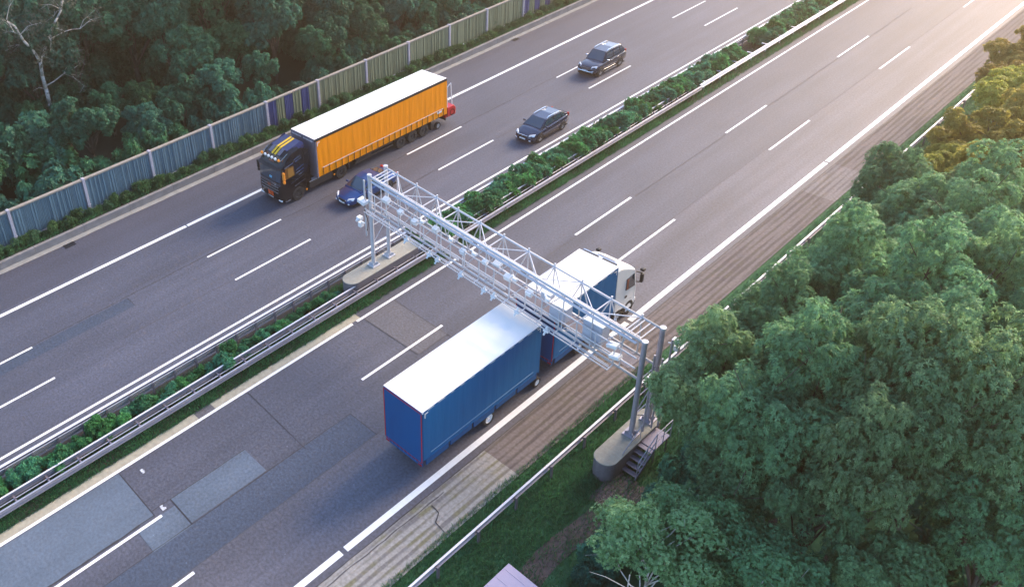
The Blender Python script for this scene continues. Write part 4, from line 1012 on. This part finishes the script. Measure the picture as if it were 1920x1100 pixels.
for sx in (-1, 1):
    b = MB(); b.add([(sx*1.165, c1-.28, 1.78), (sx*1.165, c1-1.12, 1.86), (sx*1.145, c1-1.10, 2.56), (sx*1.145, c1-.45, 2.62), (sx*1.1, c1-.28, 1.78), (sx*1.1, c1-1.12, 1.86), (sx*1.1, c1-1.10, 2.56), (sx*1.1, c1-.45, 2.62)], [(0,1,2,3),(7,6,5,4),(0,4,5,1),(1,5,6,2),(2,6,7,3),(3,7,4,0)])
    w_ = b.build("side_window", M_GLASS, cab)
    b = MB(); b.add([(sx*1.172, c1-.92, 1.86), (sx*1.172, c1-1.10, 1.88), (sx*1.155, c1-1.08, 2.52), (sx*1.155, c1-.92, 2.53), (sx*1.16, c1-.92, 1.86), (sx*1.16, c1-1.10, 1.88), (sx*1.14, c1-1.08, 2.52), (sx*1.14, c1-.92, 2.53)], [(0,1,2,3),(7,6,5,4),(0,4,5,1),(1,5,6,2),(2,6,7,3),(3,7,4,0)])
    b.build("window_curtain", mat("rust_curtain", (.28, .07, .03), .7), w_)
    b = MB(); b.box((sx*1.36, c1-.06, 2.25), (.16, .18, .55)); b.box((sx*1.32, c1+.02, 2.72), (.22, .22, .16)); mi = b.build("mirror", M_BLACK, cab, bevel=.04)
    b = MB(); b.bar((sx*1.1, c1-.2, 2.6), (sx*1.36, c1-.06, 2.55), .05); b.bar((sx*1.1, c1-.2, 1.95), (sx*1.36, c1-.06, 1.98), .05); b.build("mirror_arm", M_BLACK, mi)
    b = MB(); b.box((sx*1.16, c1-1.05, 1.42), (.03, .16, .12)); b.build("door_handle", M_BLACK, cab)
    b = MB(); b.box((sx*.95, c1-.03, .70), (.36, .1, .22)); b.build("headlight", M_LAMP, cab, bevel=.03)
    arch(TK, sx*1.13, 2.75, .48, .60, sx, M_CHASSIS)
    wheel(TK, sx*1.0, 2.75, .48, .30, sx, M_CHROME, 0, .55)
    wheel(TK, sx*1.0, 1.72, .44, .30, sx, M_CHROME, 0, .55)
    wheel(TK, sx*1.0, -1.55, .46, .34, sx, M_CHROME, 0, .55)
    b = MB(); b.bb(min(sx*.85, sx*1.14), max(sx*.85, sx*1.14), c0+.06, c0+.95, .72, .98); b.build("cab_step", M_CHASSIS, TK)
b = MB(); b.bb(-.9, .9, c1+.02, c1+.05, .85, 1.55); b.build("grille", M_BLACK, cab, bevel=.01)
b = MB(); b.bb(-.45, .45, c0-3.2, c1-.4, .5, .8); b.build("tractor_frame", M_CHASSIS, TK)

# ------------------------------------------------------------------ vegetation
def leaf_mat(name, lo, hi, rough=.55, trans=.48, spec=.25, objvar=.24):
    m = bpy.data.materials.new(name); m.use_nodes = True
    nt = m.node_tree; n = nt.nodes; l = nt.links; b = n["Principled BSDF"]
    b.inputs["Roughness"].default_value = rough; b.inputs["Specular IOR Level"].default_value = spec
    at = n.new("ShaderNodeAttribute"); at.attribute_name = "tint"
    mx = n.new("ShaderNodeMix"); mx.data_type = 'RGBA'; mx.inputs[6].default_value = (*lo, 1); mx.inputs[7].default_value = (*hi, 1)
    l.new(at.outputs["Fac"], mx.inputs[0])
    oi = n.new("ShaderNodeObjectInfo")
    hs = n.new("ShaderNodeHueSaturation")
    mr = n.new("ShaderNodeMapRange"); mr.inputs[3].default_value = 1-objvar; mr.inputs[4].default_value = 1+objvar*1.4; l.new(oi.outputs["Random"], mr.inputs[0]); l.new(mr.outputs[0], hs.inputs["Value"])
    mr2 = n.new("ShaderNodeMapRange"); mr2.inputs[3].default_value = .465; mr2.inputs[4].default_value = .53
    wh = n.new("ShaderNodeMath"); wh.operation = 'FRACT'; ml = n.new("ShaderNodeMath"); ml.operation = 'MULTIPLY'; ml.inputs[1].default_value = 7.31
    l.new(oi.outputs["Random"], ml.inputs[0]); l.new(ml.outputs[0], wh.inputs[0]); l.new(wh.outputs[0], mr2.inputs[0]); l.new(mr2.outputs[0], hs.inputs["Hue"])
    l.new(mx.outputs[2], hs.inputs["Color"]); l.new(hs.outputs[0], b.inputs["Base Color"])
    tr = n.new("ShaderNodeBsdfTranslucent"); l.new(hs.outputs[0], tr.inputs["Color"])
    ms = n.new("ShaderNodeMixShader"); ms.inputs[0].default_value = trans
    l.new(b.outputs[0], ms.inputs[1]); l.new(tr.outputs[0], ms.inputs[2])
    l.new(ms.outputs[0], n["Material Output"].inputs["Surface"])
    return m
M_LEAF_WOOD = leaf_mat("wood_leaves", (.022, .108, .062), (.078, .250, .145))
M_LEAF_ROB = leaf_mat("feathery_leaves", (.070, .175, .078), (.260, .445, .220))
M_LEAF_BIRCH = leaf_mat("birch_leaves", (.085, .220, .095), (.230, .440, .210))
M_LEAF_SHRUB = leaf_mat("shrub_leaves", (.032, .165, .072), (.095, .320, .150))
M_LEAF_WEED = leaf_mat("weed_leaves", (.030, .100, .044), (.085, .200, .085))
M_LEAF_GREY = leaf_mat("twiggy_leaves", (.055, .070, .055), (.11, .13, .10))
M_LEAF_FLARE = leaf_mat("flare_tinted_leaves", (.230, .230, .045), (.520, .450, .120))  # warm flare glow painted into the leaf colour of the far right trees
M_GRASS = leaf_mat("grass_blades", (.030, .130, .056), (.075, .250, .110), rough=.6, objvar=0)

def mesh_from(name, V, nper, tint, m):
    k = len(V)//nper
    me = bpy.data.meshes.new(name)
    me.vertices.add(len(V)); me.vertices.foreach_set("co", V.astype(np.float32).ravel())
    me.loops.add(len(V)); me.loops.foreach_set("vertex_index", np.arange(len(V), dtype=np.int32))
    me.polygons.add(k); me.polygons.foreach_set("loop_start", np.arange(0, len(V), nper, dtype=np.int32))
    me.update(calc_edges=True)
    a = me.attributes.new("tint", 'FLOAT', 'POINT'); a.data.foreach_set("value", np.repeat(tint, nper).astype(np.float32))
    me.materials.append(m); me.validate()
    return me
def norm(a): return a/np.maximum(np.linalg.norm(a, axis=-1, keepdims=True), 1e-9)
def leaves(P, N, g, nleaf, L, W, spread=1.0, droop=.25, upb=.35):
    """leaflets radiating from tuft centres P along normals N -> (verts, tint)"""
    n = len(P)
    N = norm(N+np.array([0, 0, upb])+g.normal(0, .25, (n, 3)))
    t = norm(np.cross(N, g.normal(0, 1, (n, 3)))); s = np.cross(N, t)
    out = []; tin = []
    base = np.clip(g.normal(.45, .22, n), 0, 1)
    for k in range(nleaf):
        a = 2*np.pi*k/nleaf+g.uniform(-.3, .3, n)
        rad = t*np.cos(a)[:, None]+s*np.sin(a)[:, None]
        d = norm(rad*spread+N*g.uniform(.15, .9, n)[:, None])
        ln = (L*g.uniform(.7, 1.25, n))[:, None]
        sd = norm(np.cross(d, N))*(W*g.uniform(.8, 1.2, n))[:, None]*.5
        tip = P+d*ln-np.array([0, 0, 1])*ln*droop*g.uniform(.3, 1.2, n)[:, None]
        mid = P+d*ln*.55
        out.append(np.stack([P, mid+sd, tip, mid-sd], 1)); tin.append(np.clip(base+g.normal(0, .10, n), 0, 1))
    return np.concatenate(out).reshape(-1, 3), np.concatenate(tin)
def lobes(g, Rr, Hh, nl, zc, flat=.75):
    Cn = []; Rl = []
    for i in range(nl):
        d = norm(g.normal(0, 1, 3)); d[2] = abs(d[2])*1.0-.25; d = norm(d)
        rr = g.uniform(.45, .85)
        Cn.append(np.array([d[0]*Rr*rr, d[1]*Rr*rr, zc+d[2]*Hh*rr])); Rl.append(Rr*g.uniform(.26, .44))
    Cn.append(np.array([0, 0, zc])); Rl.append(Rr*.5)
    return np.array(Cn), np.array(Rl)
def sublobes(g, Cn, Rl, k, zc, f=(.30, .50)):
    A = []; B = []
    for c, r in zip(Cn, Rl):
        o = norm(c-np.array([0, 0, zc-1.2])+1e-6)
        for _ in range(k):
            d = norm(norm(g.normal(0, 1, 3))+o*.55); q = r*g.uniform(*f)
            A.append(c+d*r*g.uniform(.62, 1.0)); B.append(q)
    return np.concatenate([Cn, np.array(A)]), np.concatenate([Rl*.72, np.array(B)])
def crown_tufts(g, Cn, Rl, nt, zc, shell=(.72, 1.06), down=-.35):
    w = Rl**2; idx = g.choice(len(Cn), nt*2, p=w/w.sum())
    d = norm(g.normal(0, 1, (nt*2, 3)))
    out = norm(Cn[idx]-np.array([0, 0, zc-1.0])+1e-6)
    keep = ((d*out).sum(1) > down) & (d[:, 2] > -.75)
    idx = idx[keep][:nt]; d = d[keep][:nt]
    # bumpy sub-clumps
    k = norm(g.normal(0, 1, (len(Cn), 9, 3)))
    b = np.max(np.einsum('nij,nj->ni', k[idx], d), axis=1)
    P = Cn[idx]+d*(Rl[idx]*(.62+.42*b**2)*g.uniform(shell[0], shell[1], len(idx)))[:, None]
    # keep surface ones: drop tufts deep inside other lobes
    D = np.linalg.norm(P[:, None]-Cn[None], axis=2)/Rl[None]
    inside = (D < .66).sum(1) > 0
    keep = ~inside | (g.uniform(0, 1, len(P)) < .06)
    return P[keep], d[keep]
def trunk_mesh(g, Cn, Rl, H0, r, m, name, lean=.3, nlimb=None):
    b = MB(); pts = [Vector((0, 0, -.3))]
    k = 5
    for i in range(1, k+1): pts.append(Vector((g.uniform(-1, 1)*lean*.5*i/k, g.uniform(-1, 1)*lean*.5*i/k, H0*i/k)))
    for i in range(k): b.tube(pts[i], pts[i+1], r*(1-.13*i), 8, r*(1-.13*(i+1)))
    for j, (c, rl) in enumerate(zip(Cn, Rl)):
        if nlimb and j >= nlimb: break
        s = pts[2+j % (k-1)] if k > 2 else pts[-1]; e = Vector(c)
        md = s.lerp(e, .5)+Vector((g.uniform(-.3, .3), g.uniform(-.3, .3), g.uniform(-.1, .4)))
        b.tube(s, md, r*.42, 6, r*.28); b.tube(md, e, r*.28, 5, r*.12)
        for q in range(3):
            e2 = e+Vector(g.normal(0, 1, 3))*float(rl)*.7; b.tube(e.lerp(md, .2), e2, r*.12, 4, r*.05)
    me = bpy.data.objects  # noqa
    o = b.build(name, m, None, fixn=False, smooth=True); mesh = o.data; bpy.data.objects.remove(o)
    return mesh
def tree_proto(seed, kind):
    g = np.random.default_rng(seed)
    if kind == 'wood':
        Cn, Rl = lobes(g, 3.1, 3.2, 13, 5.6); C2, R2 = sublobes(g, Cn, Rl, 8, 5.6); P, N = crown_tufts(g, C2, R2, 8500, 5.6)
        V, t = leaves(P, N, g, 6, .21, .11, 1.0, .3); cm = mesh_from("crown", V, 4, t, M_LEAF_WOOD); tm = trunk_mesh(g, Cn, Rl, 5.4, .20, M_BARK, "trunk")
    elif kind == 'flare_gold':
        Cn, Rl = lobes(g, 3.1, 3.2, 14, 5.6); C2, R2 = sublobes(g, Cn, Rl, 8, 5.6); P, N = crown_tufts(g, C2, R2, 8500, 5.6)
        V, t = leaves(P, N, g, 6, .22, .08, 1.1, .3); cm = mesh_from("crown", V, 4, t, M_LEAF_FLARE); tm = trunk_mesh(g, Cn, Rl, 5.4, .20, M_BARK, "trunk")
    elif kind == 'feather':
        Cn, Rl = lobes(g, 3.6, 3.6, 17, 7.0); C2, R2 = sublobes(g, Cn, Rl, 9, 7.0, (.26, .48)); P, N = crown_tufts(g, C2, R2, 17000, 7.0, down=-.3)
        V, t = leaves(P, N, g, 7, .155, .05, 1.1, .3); cm = mesh_from("crown", V, 4, t, M_LEAF_ROB); tm = trunk_mesh(g, Cn, Rl, 6.6, .24, M_BARK, "trunk")
    elif kind == 'birch':
        Cn, Rl = lobes(g, 1.9, 3.2, 14, 5.0); C2, R2 = sublobes(g, Cn, Rl, 8, 5.0); P, N = crown_tufts(g, C2, R2, 16000, 5.0, (.35, 1.45))
        V, t = leaves(P, N, g, 5, .09, .055, 1.0, .3, .2); cm = mesh_from("crown", V, 4, t, M_LEAF_BIRCH); tm = trunk_mesh(g, Cn, Rl, 5.2, .08, M_BIRCH, "trunk")
    elif kind == 'bush':
        Cn, Rl = lobes(g, 1.5, 1.1, 9, .9); P, N = crown_tufts(g, Cn, Rl, 1500, .9, (.6, 1.1), -.6)
        V, t = leaves(P, N, g, 6, .20, .10, 1.0, .25); cm = mesh_from("foliage", V, 4, t, M_LEAF_WOOD); tm = trunk_mesh(g, Cn, Rl, .8, .05, M_BARK, "stem")
    elif kind == 'shrub':
        Cn, Rl = lobes(g, .55, .42, 7, .48); P, N = crown_tufts(g, Cn, Rl, 480, .48, (.6, 1.12), -.7)
        V, t = leaves(P, N, g, 6, .13, .055, .8, .1, .5); cm = mesh_from("foliage", V, 4, t, M_LEAF_SHRUB); tm = trunk_mesh(g, Cn, Rl, .4, .02, M_BARK, "stem")
    else:
        Cn, Rl = lobes(g, .5, .35, 6, .32); P, N = crown_tufts(g, Cn, Rl, 330, .32, (.5, 1.3), -.7)
        V, t = leaves(P, N, g, 5, .17, .05, .7, .2, .6); cm = mesh_from("foliage", V, 4, t, M_LEAF_WEED); tm = trunk_mesh(g, Cn, Rl, .3, .015, M_BARK, "stem")
    return cm, tm
PROTO = {k: [tree_proto(100+17*i+hash_, k) for i in range(n)] for k, n, hash_ in (('wood', 5, 1), ('feather', 4, 2), ('flare_gold', 3, 9), ('birch', 2, 3), ('bush', 3, 4), ('shrub', 4, 5), ('weed', 4, 6))}
def plant(kind, name, label, cat, loc, s=1.0, sz=None, group=None, i=None, rz=None):
    cm, tm = PROTO[kind][rnd.randrange(len(PROTO[kind])) if i is None else i]
    t = empty(name, loc, rnd.uniform(0, 6.28) if rz is None else rz, label, cat, group)
    t.scale = (s, s, sz or s)
    small = kind in ('bush', 'shrub', 'weed')
    o = bpy.data.objects.new("foliage" if small else "crown", cm); C.objects.link(o); o.parent = t
    o = bpy.data.objects.new("stem" if small else "trunk", tm); C.objects.link(o); o.parent = t
    return t
def project(x, y, z):
    d = Vector((x, y, z-CAM_H)); c = d.dot(fw)
    if c < 1: return None
    return CX+F_PX*d.dot(rt)/c, CY-F_PX*d.dot(up)/c, c

# left wood behind the noise wall
ntree = 0
yy = -6.0
row = 0
x = -53.9
while x > -128:
    y = -5+ (row % 2)*2.6
    step = 3.9 if row < 2 else 4.8
    while y < 140:
        px, py = x+rnd.uniform(-1.1, 1.1), y+rnd.uniform(-1.2, 1.2)
        if row == 0: s = rnd.uniform(.55, .78)
        elif row == 1: s = rnd.uniform(.8, 1.05)
        else: s = rnd.uniform(.95, 1.4)
        q = project(px, py, 5.5*s+.5)
        birch_gap = (-63 < px < -55) and 13.5 < py < 28
        if birch_gap: s = min(s, .52)
        dark_gap = row >= 1 and rnd.random() < .05
        if q and -170 < q[0] < 2150 and -230 < q[1] < 900 and not dark_gap:
            plant('wood', "broadleaf_tree", "dark green broadleaf tree of the front row, close behind the noise wall" if row == 0 else "dark green broadleaf tree deep in the wood beyond the noise wall", "tree",
                  (px, py, .4), s, s*rnd.uniform(.9, 1.15), "front row of the wood behind the noise wall" if row == 0 else "trees deep in the wood behind the noise wall")
            ntree += 1
        y += step
    x -= 3.7 if row < 3 else 4.9
    row += 1
# understorey bushes right behind the wall
for k in range(34):
    y = 6+k*2.0+rnd.uniform(-.5, .5)
    plant('bush', "understorey_bush", "low leafy bush tucked directly behind the noise wall", "bush", (-51.9+rnd.uniform(-.4, .2), y, .4), rnd.uniform(.8, 1.25), rnd.uniform(1.0, 1.7), "bushes directly behind the noise wall")
for k in range(90):
    px, py = rnd.uniform(-72, -55), rnd.uniform(2, 85)
    if (-63 < px < -55) and 13.5 < py < 28 and k % 2: continue
    plant('bush', "undergrowth_bush", "tall shaded bush filling the gaps between trees of the dark wood", "bush", (px, py, .4), rnd.uniform(1.3, 2.0), rnd.uniform(1.6, 2.6), "undergrowth of the dark wood")
# tall white birch rising out of the wood
def birch(name, label, base, segs, twigs, seed, leaves_n=900, leafmat=M_LEAF_GREY, r=.16):
    t = empty(name, base, 0, label, "tree"); g = np.random.default_rng(seed)
    b = MB(); ends = []
    for pts, ra, rb in segs:
        V_ = [Vector(p)-Vector(base) for p in pts]; n = len(V_)
        for i in range(n-1):
            a = ra+(rb-ra)*i/(n-1); c = ra+(rb-ra)*(i+1)/(n-1)
            mdp = V_[i].lerp(V_[i+1], .5)+Vector(g.normal(0, .06, 3))
            b.tube(V_[i], mdp, a, 8, (a+c)/2); b.tube(mdp, V_[i+1], (a+c)/2, 8, c)
        ends += V_[1:]
    b.build("trunk", M_BIRCH, t, smooth=True, fixn=False)
    tips = []
    for k in range(twigs):
        b = MB()
        e = ends[g.integers(len(ends))]; d = Vector(norm(g.normal(0, 1, 3)+np.array([0, 0, .25]))); L = float(g.uniform(.8, 2.4))
        m1 = e+d*L*.5+Vector((0, 0, .1)); m2 = e+d*L+Vector((0, 0, -.15*L))
        b.tube(e, m1, .03, 4, .02); b.tube(m1, m2, .02, 4, .008); tips += [m1, m2, m1.lerp(m2, .5)]
        for q in range(2):
            w = m1.lerp(m2, float(g.uniform(.2, .9))); w2 = w+Vector(g.normal(0, .45, 3)); b.tube(w, w2, .012, 3, .005); tips.append(w2)
        b.build("branch", M_BIRCH, t, fixn=False)
    P = np.array([tuple(tips[g.integers(len(tips))]) for _ in range(leaves_n)])+g.normal(0, .32, (leaves_n, 3))
    V, tt = leaves(P, g.normal(0, 1, (leaves_n, 3)), g, 5, .15, .07, 1, .4)
    o = bpy.data.objects.new("crown", mesh_from("crown", V, 4, tt, leafmat)); C.objects.link(o); o.parent = t
    return t
bx = -62.0
birch("birch_tree", "tall birch with forked white trunk and thin grey foliage rising from the dark wood", (bx, 22.2, .4),
      [([(bx, 22.2, .4), (bx, 22.3, 2.7), (bx, 22.35, 5.0), (bx, 22.45, 7.2)], .19, .14),
       ([(bx, 22.45, 7.2), (bx+.2, 21.9, 8.6), (bx+.4, 21.3, 9.9), (bx+.3, 20.6, 11.2)], .13, .06),
       ([(bx, 22.45, 7.2), (bx-.2, 23.4, 8.4), (bx-.2, 24.2, 9.6), (bx, 25.1, 10.7), (bx+.2, 25.6, 12.2)], .12, .06),
       ([(bx, 22.35, 5.2), (bx+.5, 23.9, 5.9), (bx+.7, 25.3, 6.3)], .06, .03),
       ([(bx-.2, 23.4, 8.6), (bx+.4, 24.8, 9.1), (bx+.6, 26.0, 9.0)], .05, .02)], 46, 21, 1500)

# right hand trees: (kind, x, y, scale, z scale, label)
RT = [
 ('feather', -10.35, 27.4, .66, .80, "dense feathery tree overhanging the gantry's right leg and steps"),
 ('feather', -9.7, 30.8, .68, .86, "feathery green tree whose crown hides the guardrail just past the gantry"),
 ('feather', -6.8, 25.9, .76, 1.07, "dark feathery tree behind the brick path and fine leaved birch"),
 ('feather', -8.5, 35.0, .76, .93, "green feathery tree between the hidden guardrail and the largest crowns"),
 ('feather', -10.2, 44.4, .72, .86, "broad sunlit tree pushing out over the grooved shoulder and guardrail"),
 ('feather', -7.1, 42.8, .90, 1.0, "sunlit feathery tree behind the one that leans over the shoulder"),
 ('feather', -5.8, 32.0, .84, 1.14, "large pale feathery tree in the middle of the right hand grove"),
 ('feather', -4.0, 34.2, .74, 1.14, "hazy feathery tree along the right edge above the pale crowns"),
 ('feather', -3.6, 27.9, .78, 1.21, "tallest pale feathery tree, near the right edge above the dark hollow"),
 ('feather', -4.7, 25.1, .54, 1.0, "rounded pale feathery tree with a bright domed crown above a dark hollow"),
 ('feather', -5.3, 24.0, .48, .79, "lower feathery tree with drooping fronds left of the dark hollow"),
 ('feather', -1.9, 28.9, .64, 1.07, "pale feathery tree cut by the right edge of the frame"),
 ('feather', -7.7, 24.7, .54, .64, "low shaded feathery tree above the fine leaved birches"),
 ('feather', -9.4, 40.6, .60, .71, "small feathery tree right of the visible guardrail end"),
 ('feather', -6.2, 30.0, .60, .93, "shaded feathery tree deep inside the right hand grove"),
 ('feather', -6.4, 38.2, .80, .95, "warm toned feathery tree amid the upper part of the grove"),
 ('feather', -2.6, 38.0, .85, 1.1, "warm feathery tree at the right edge, halfway up the frame"),
 ('flare_gold', -10.0, 56.5, .85, .80, "flare tinted tree at the right edge near the guardrail posts"),
 ('flare_gold', -9.9, 52.7, .68, .71, "flare tinted low tree beside the bare guardrail posts"),
 ('flare_gold', -10.6, 63.5, .85, .80, "far flare tinted tree next to the doubled guardrail"),
 ('flare_gold', -7.9, 48.0, .80, .98, "flare tinted tree at the right edge below the guardrail posts"),
 ('flare_gold', -12.3, 73.5, .72, .71, "flare tinted tree overlapping the white edge line at the top right corner"),
 ('flare_gold', -8.6, 59.5, .85, .90, "flare yellowed tree in the second row behind the flare tinted roadside trees"),
 ('flare_gold', -12.0, 67.8, .66, .62, "low flare yellowed tree beside the doubled guardrail section"),
 ('flare_gold', -11.4, 60.2, .50, .55, "round flare yellowed bush sized tree between two flare tinted trees by the guardrail"),
 ('flare_gold', -10.9, 50.0, .48, .55, "low flare tinted tree next to the last crown that leans over the shoulder"),
 ('flare_gold', -6.8, 53.5, .85, 1.0, "tall flare yellowed tree at the right edge behind the flare tinted row"),
 ('flare_gold', -11.2, 54.9, .42, .54, "smallest flare tinted bushy tree, hugging the single row of guardrail posts"),
 ('feather', -1.0, 26.8, .48, .72, "small rounded green tree in the bottom right corner"),
 ('feather', -3.0, 24.2, .42, .58, "small bushy tree at the bottom edge left of the corner tree"),
 ('birch', -8.3, 19.5, .98, .88, "light green fine leaved birch above the gravel path"),
 ('birch', -7.7, 21.9, .78, .84, "small fine leaved birch between the brick path and the grove"),
 ('birch', -5.7, 21.6, .95, .80, "fine leaved birch at the bottom edge with dead white twigs"),
]
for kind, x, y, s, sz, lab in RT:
    plant(kind, {'feather': "locust_tree", 'wood': "broadleaf_tree", 'flare_gold': "broadleaf_tree", 'birch': "birch_tree"}[kind], lab, "tree", (x, y, -.1), s, sz)
# out of sight rows that keep the grove a grove
for k in range(9):
    plant('wood', "broadleaf_tree", "broadleaf tree farther along the right hand roadside", "tree", (-8.0+rnd.uniform(-1.0, 4), 76+k*5.5, -.1), rnd.uniform(.9, 1.2), None, "far trees along the right hand roadside")
# bushes under the grove and along its edge
for k in range(46):
    y = 17+k*1.15+rnd.uniform(-.4, .4); x = -10.6+rnd.uniform(-.7, .5)+(0.8 if y < 24 else 0)
    plant('bush', "roadside_bush", "low green bush along the foot of the right hand trees", "bush", (x, y, -.1), rnd.uniform(.55, .95), rnd.uniform(.6, 1.1), "bushes at the foot of the right hand trees")
for k in range(40):
    plant('bush', "roadside_bush", "shaded bush on the ground inside the right hand grove", "bush", (rnd.uniform(-9.3, 1.0), rnd.uniform(15.5, 45), -.1), rnd.uniform(.8, 1.2), rnd.uniform(.8, 1.5), "bushes on the ground inside the right hand grove")
# dead white branches by the bottom birch
for (x, y, lab) in ((-7.6, 16.4, "bare bleached dead sapling above the bottom edge, beside the gravel path birch"), (-5.6, 17.6, "second bleached dead sapling at the bottom edge, farther from the path")):
    t = empty("dead_sapling", (x, y, 0), 0, lab, "dead tree"); b = MB(); g = np.random.default_rng(int(-x*10))
    b.tube((0, 0, 0), (.1, .1, 3), .035, 6, .03); b.tube((.1, .1, 3), (.0, .3, 6.6), .03, 6, .015)
    b.build("trunk", M_BIRCH, t)
    for k in range(9):
        b = MB()
        z = 4.4+k*.24; e = Vector((.05, .2, z)); d = Vector((float(g.normal(0, 1)), float(g.normal(0, 1)), .35)).normalized()*float(g.uniform(.7, 1.6))
        b.tube(e, e+d*.6, .014, 5, .01); b.tube(e+d*.6, e+d+Vector((0, 0, -.15)), .01, 4, .005)
        b.build("branch", M_BIRCH, t)

# median shrubs
def median_shrub(y, dx, s, far):
    plant('shrub', "median_shrub", "leafy green shrub in the dense median hedge beyond the gantry" if far else "lone leafy shrub on bare soil between the near median guardrails", "shrub", (-30.58+dx, y, -.05), s, s*rnd.uniform(.85, 1.15),
          "shrubs of the median hedge" if far else "scattered shrubs in the near median")
y = 32.2
while y < 100:
    if not (69.5 < y < 73.5):
        for dx in (-.34, .0, .30):
            median_shrub(y+rnd.uniform(-.2, .2), dx+rnd.uniform(-.12, .12), rnd.uniform(1.1, 1.65), True)
    y += .95
for y in (1.5, 2.2, 2.9, 11.3, 12.4, 13.4, 14.1, 14.8, 15.3, 3.6, 4.3, 5.2, 5.9, 6.8, 7.6, 8.4, 9.0, 9.4, 10.0, 10.6, 12.0, 12.9, 15.8, 16.4, 16.9, 17.3, 17.8, 18.3, 18.9, 19.5, 20.0, 20.6, 21.2, 21.7, 22.3, 22.9, 23.5, 24.1, 24.7):
    median_shrub(y, rnd.uniform(-.35, .35), rnd.uniform(.6, .95) if y > 9.6 else rnd.uniform(.8, 1.15), False)
for y, dx in ((6.0, -.3), (7.2, .3), (9.3, -.4), (9.8, .2), (17.2, -.2), (16.7, .3)): median_shrub(y, dx, 1.1, False)
# weeds at the foot of the noise wall
for k in range(130):
    y = 4+k*.62+rnd.uniform(-.2, .2)
    s = rnd.uniform(.55, 1.0)*(1.25 if (10 < y < 15 or 20 < y < 24 or 52 < y < 57) else 1)
    plant('weed', "wall_weed", "green weed clump growing between the noise wall and the kerb wall", "weed", (-49.25+rnd.uniform(-.25, .2), y, .42), s, s*rnd.uniform(.9, 1.4), "weeds along the foot of the noise wall")

# grass
def grass(name, areas, seed, hgt=(.10, .22), w=.028):
    g = np.random.default_rng(seed); PP = []; HH = []
    for x0, x1, y0, y1, z, dens, hs in areas:
        n = int((x1-x0)*(y1-y0)*dens); P = np.stack([g.uniform(x0, x1, n), g.uniform(y0, y1, n), np.full(n, z)], 1); PP.append(P); HH.append(g.uniform(hgt[0], hgt[1], n)*hs)
    P = np.concatenate(PP); h = np.concatenate(HH); n = len(P)
    cl = np.sin(P[:, 0]*2.3+np.sin(P[:, 1]*1.1))*np.sin(P[:, 1]*1.7+P[:, 0])*.3
    h = h*(1+cl); a = g.uniform(0, 2*np.pi, n)
    sd = np.stack([np.cos(a), np.sin(a), np.zeros(n)], 1)*(w*.5)*g.uniform(.7, 1.5, n)[:, None]
    lean = np.stack([g.normal(0, .45, n), g.normal(0, .45, n), np.ones(n)], 1)*h[:, None]
    V = np.stack([P-sd, P+sd, P+lean+sd*.25, P+lean-sd*.25], 1).reshape(-1, 3)
    o = bpy.data.objects.new(name, mesh_from(name, V, 4, np.clip(g.normal(.45, .2, n)+cl, 0, 1), M_GRASS)); C.objects.link(o)
    return tag(o, "short green grass covering the verge, median strip and bank", "grass", None, "stuff")
grass("verge_grass", [(-15.75, -12.7, 6, 32, -.05, 420, 1.0), (-12.7, -10, 10, 32, -.05, 160, 1.2), (-15.4, -13.5, 32, 100, -.05, 110, 1.2),
                      (-29.65, -28.80, 0, 60, -.03, 700, 1.0), (-29.65, -28.80, 60, 110, -.03, 300, 1.0), (-31.4, -29.5, 16, 32, -.03, 420, 1.3), (-31.5, -29.5, 0, 16, -.03, 380, 1.25), (-31.4, -29.4, 32, 100, -.03, 50, 1.0),
                      (-49.8, -48.66, 2, 75, .47, 260, 1.2)], 5)

# ------------------------------------------------------------------ haze
hm = bpy.data.materials.new("haze_air"); hm.use_nodes = True
hn = hm.node_tree.nodes; hn.remove(hn["Principled BSDF"])
pv = hn.new("ShaderNodeVolumePrincipled"); pv.inputs["Color"].default_value = (1.0, .70, .44, 1); pv.inputs["Density"].default_value = .0022
pv.inputs["Anisotropy"].default_value = .84
hm.node_tree.links.new(pv.outputs[0], hn["Material Output"].inputs["Volume"])
b = MB(); b.bb(-950, 950, -750, 1150, -1.2, 34.0)
o = b.build("haze", hm); tag(o, "thin pale air over the whole motorway", "haze", None, "stuff")
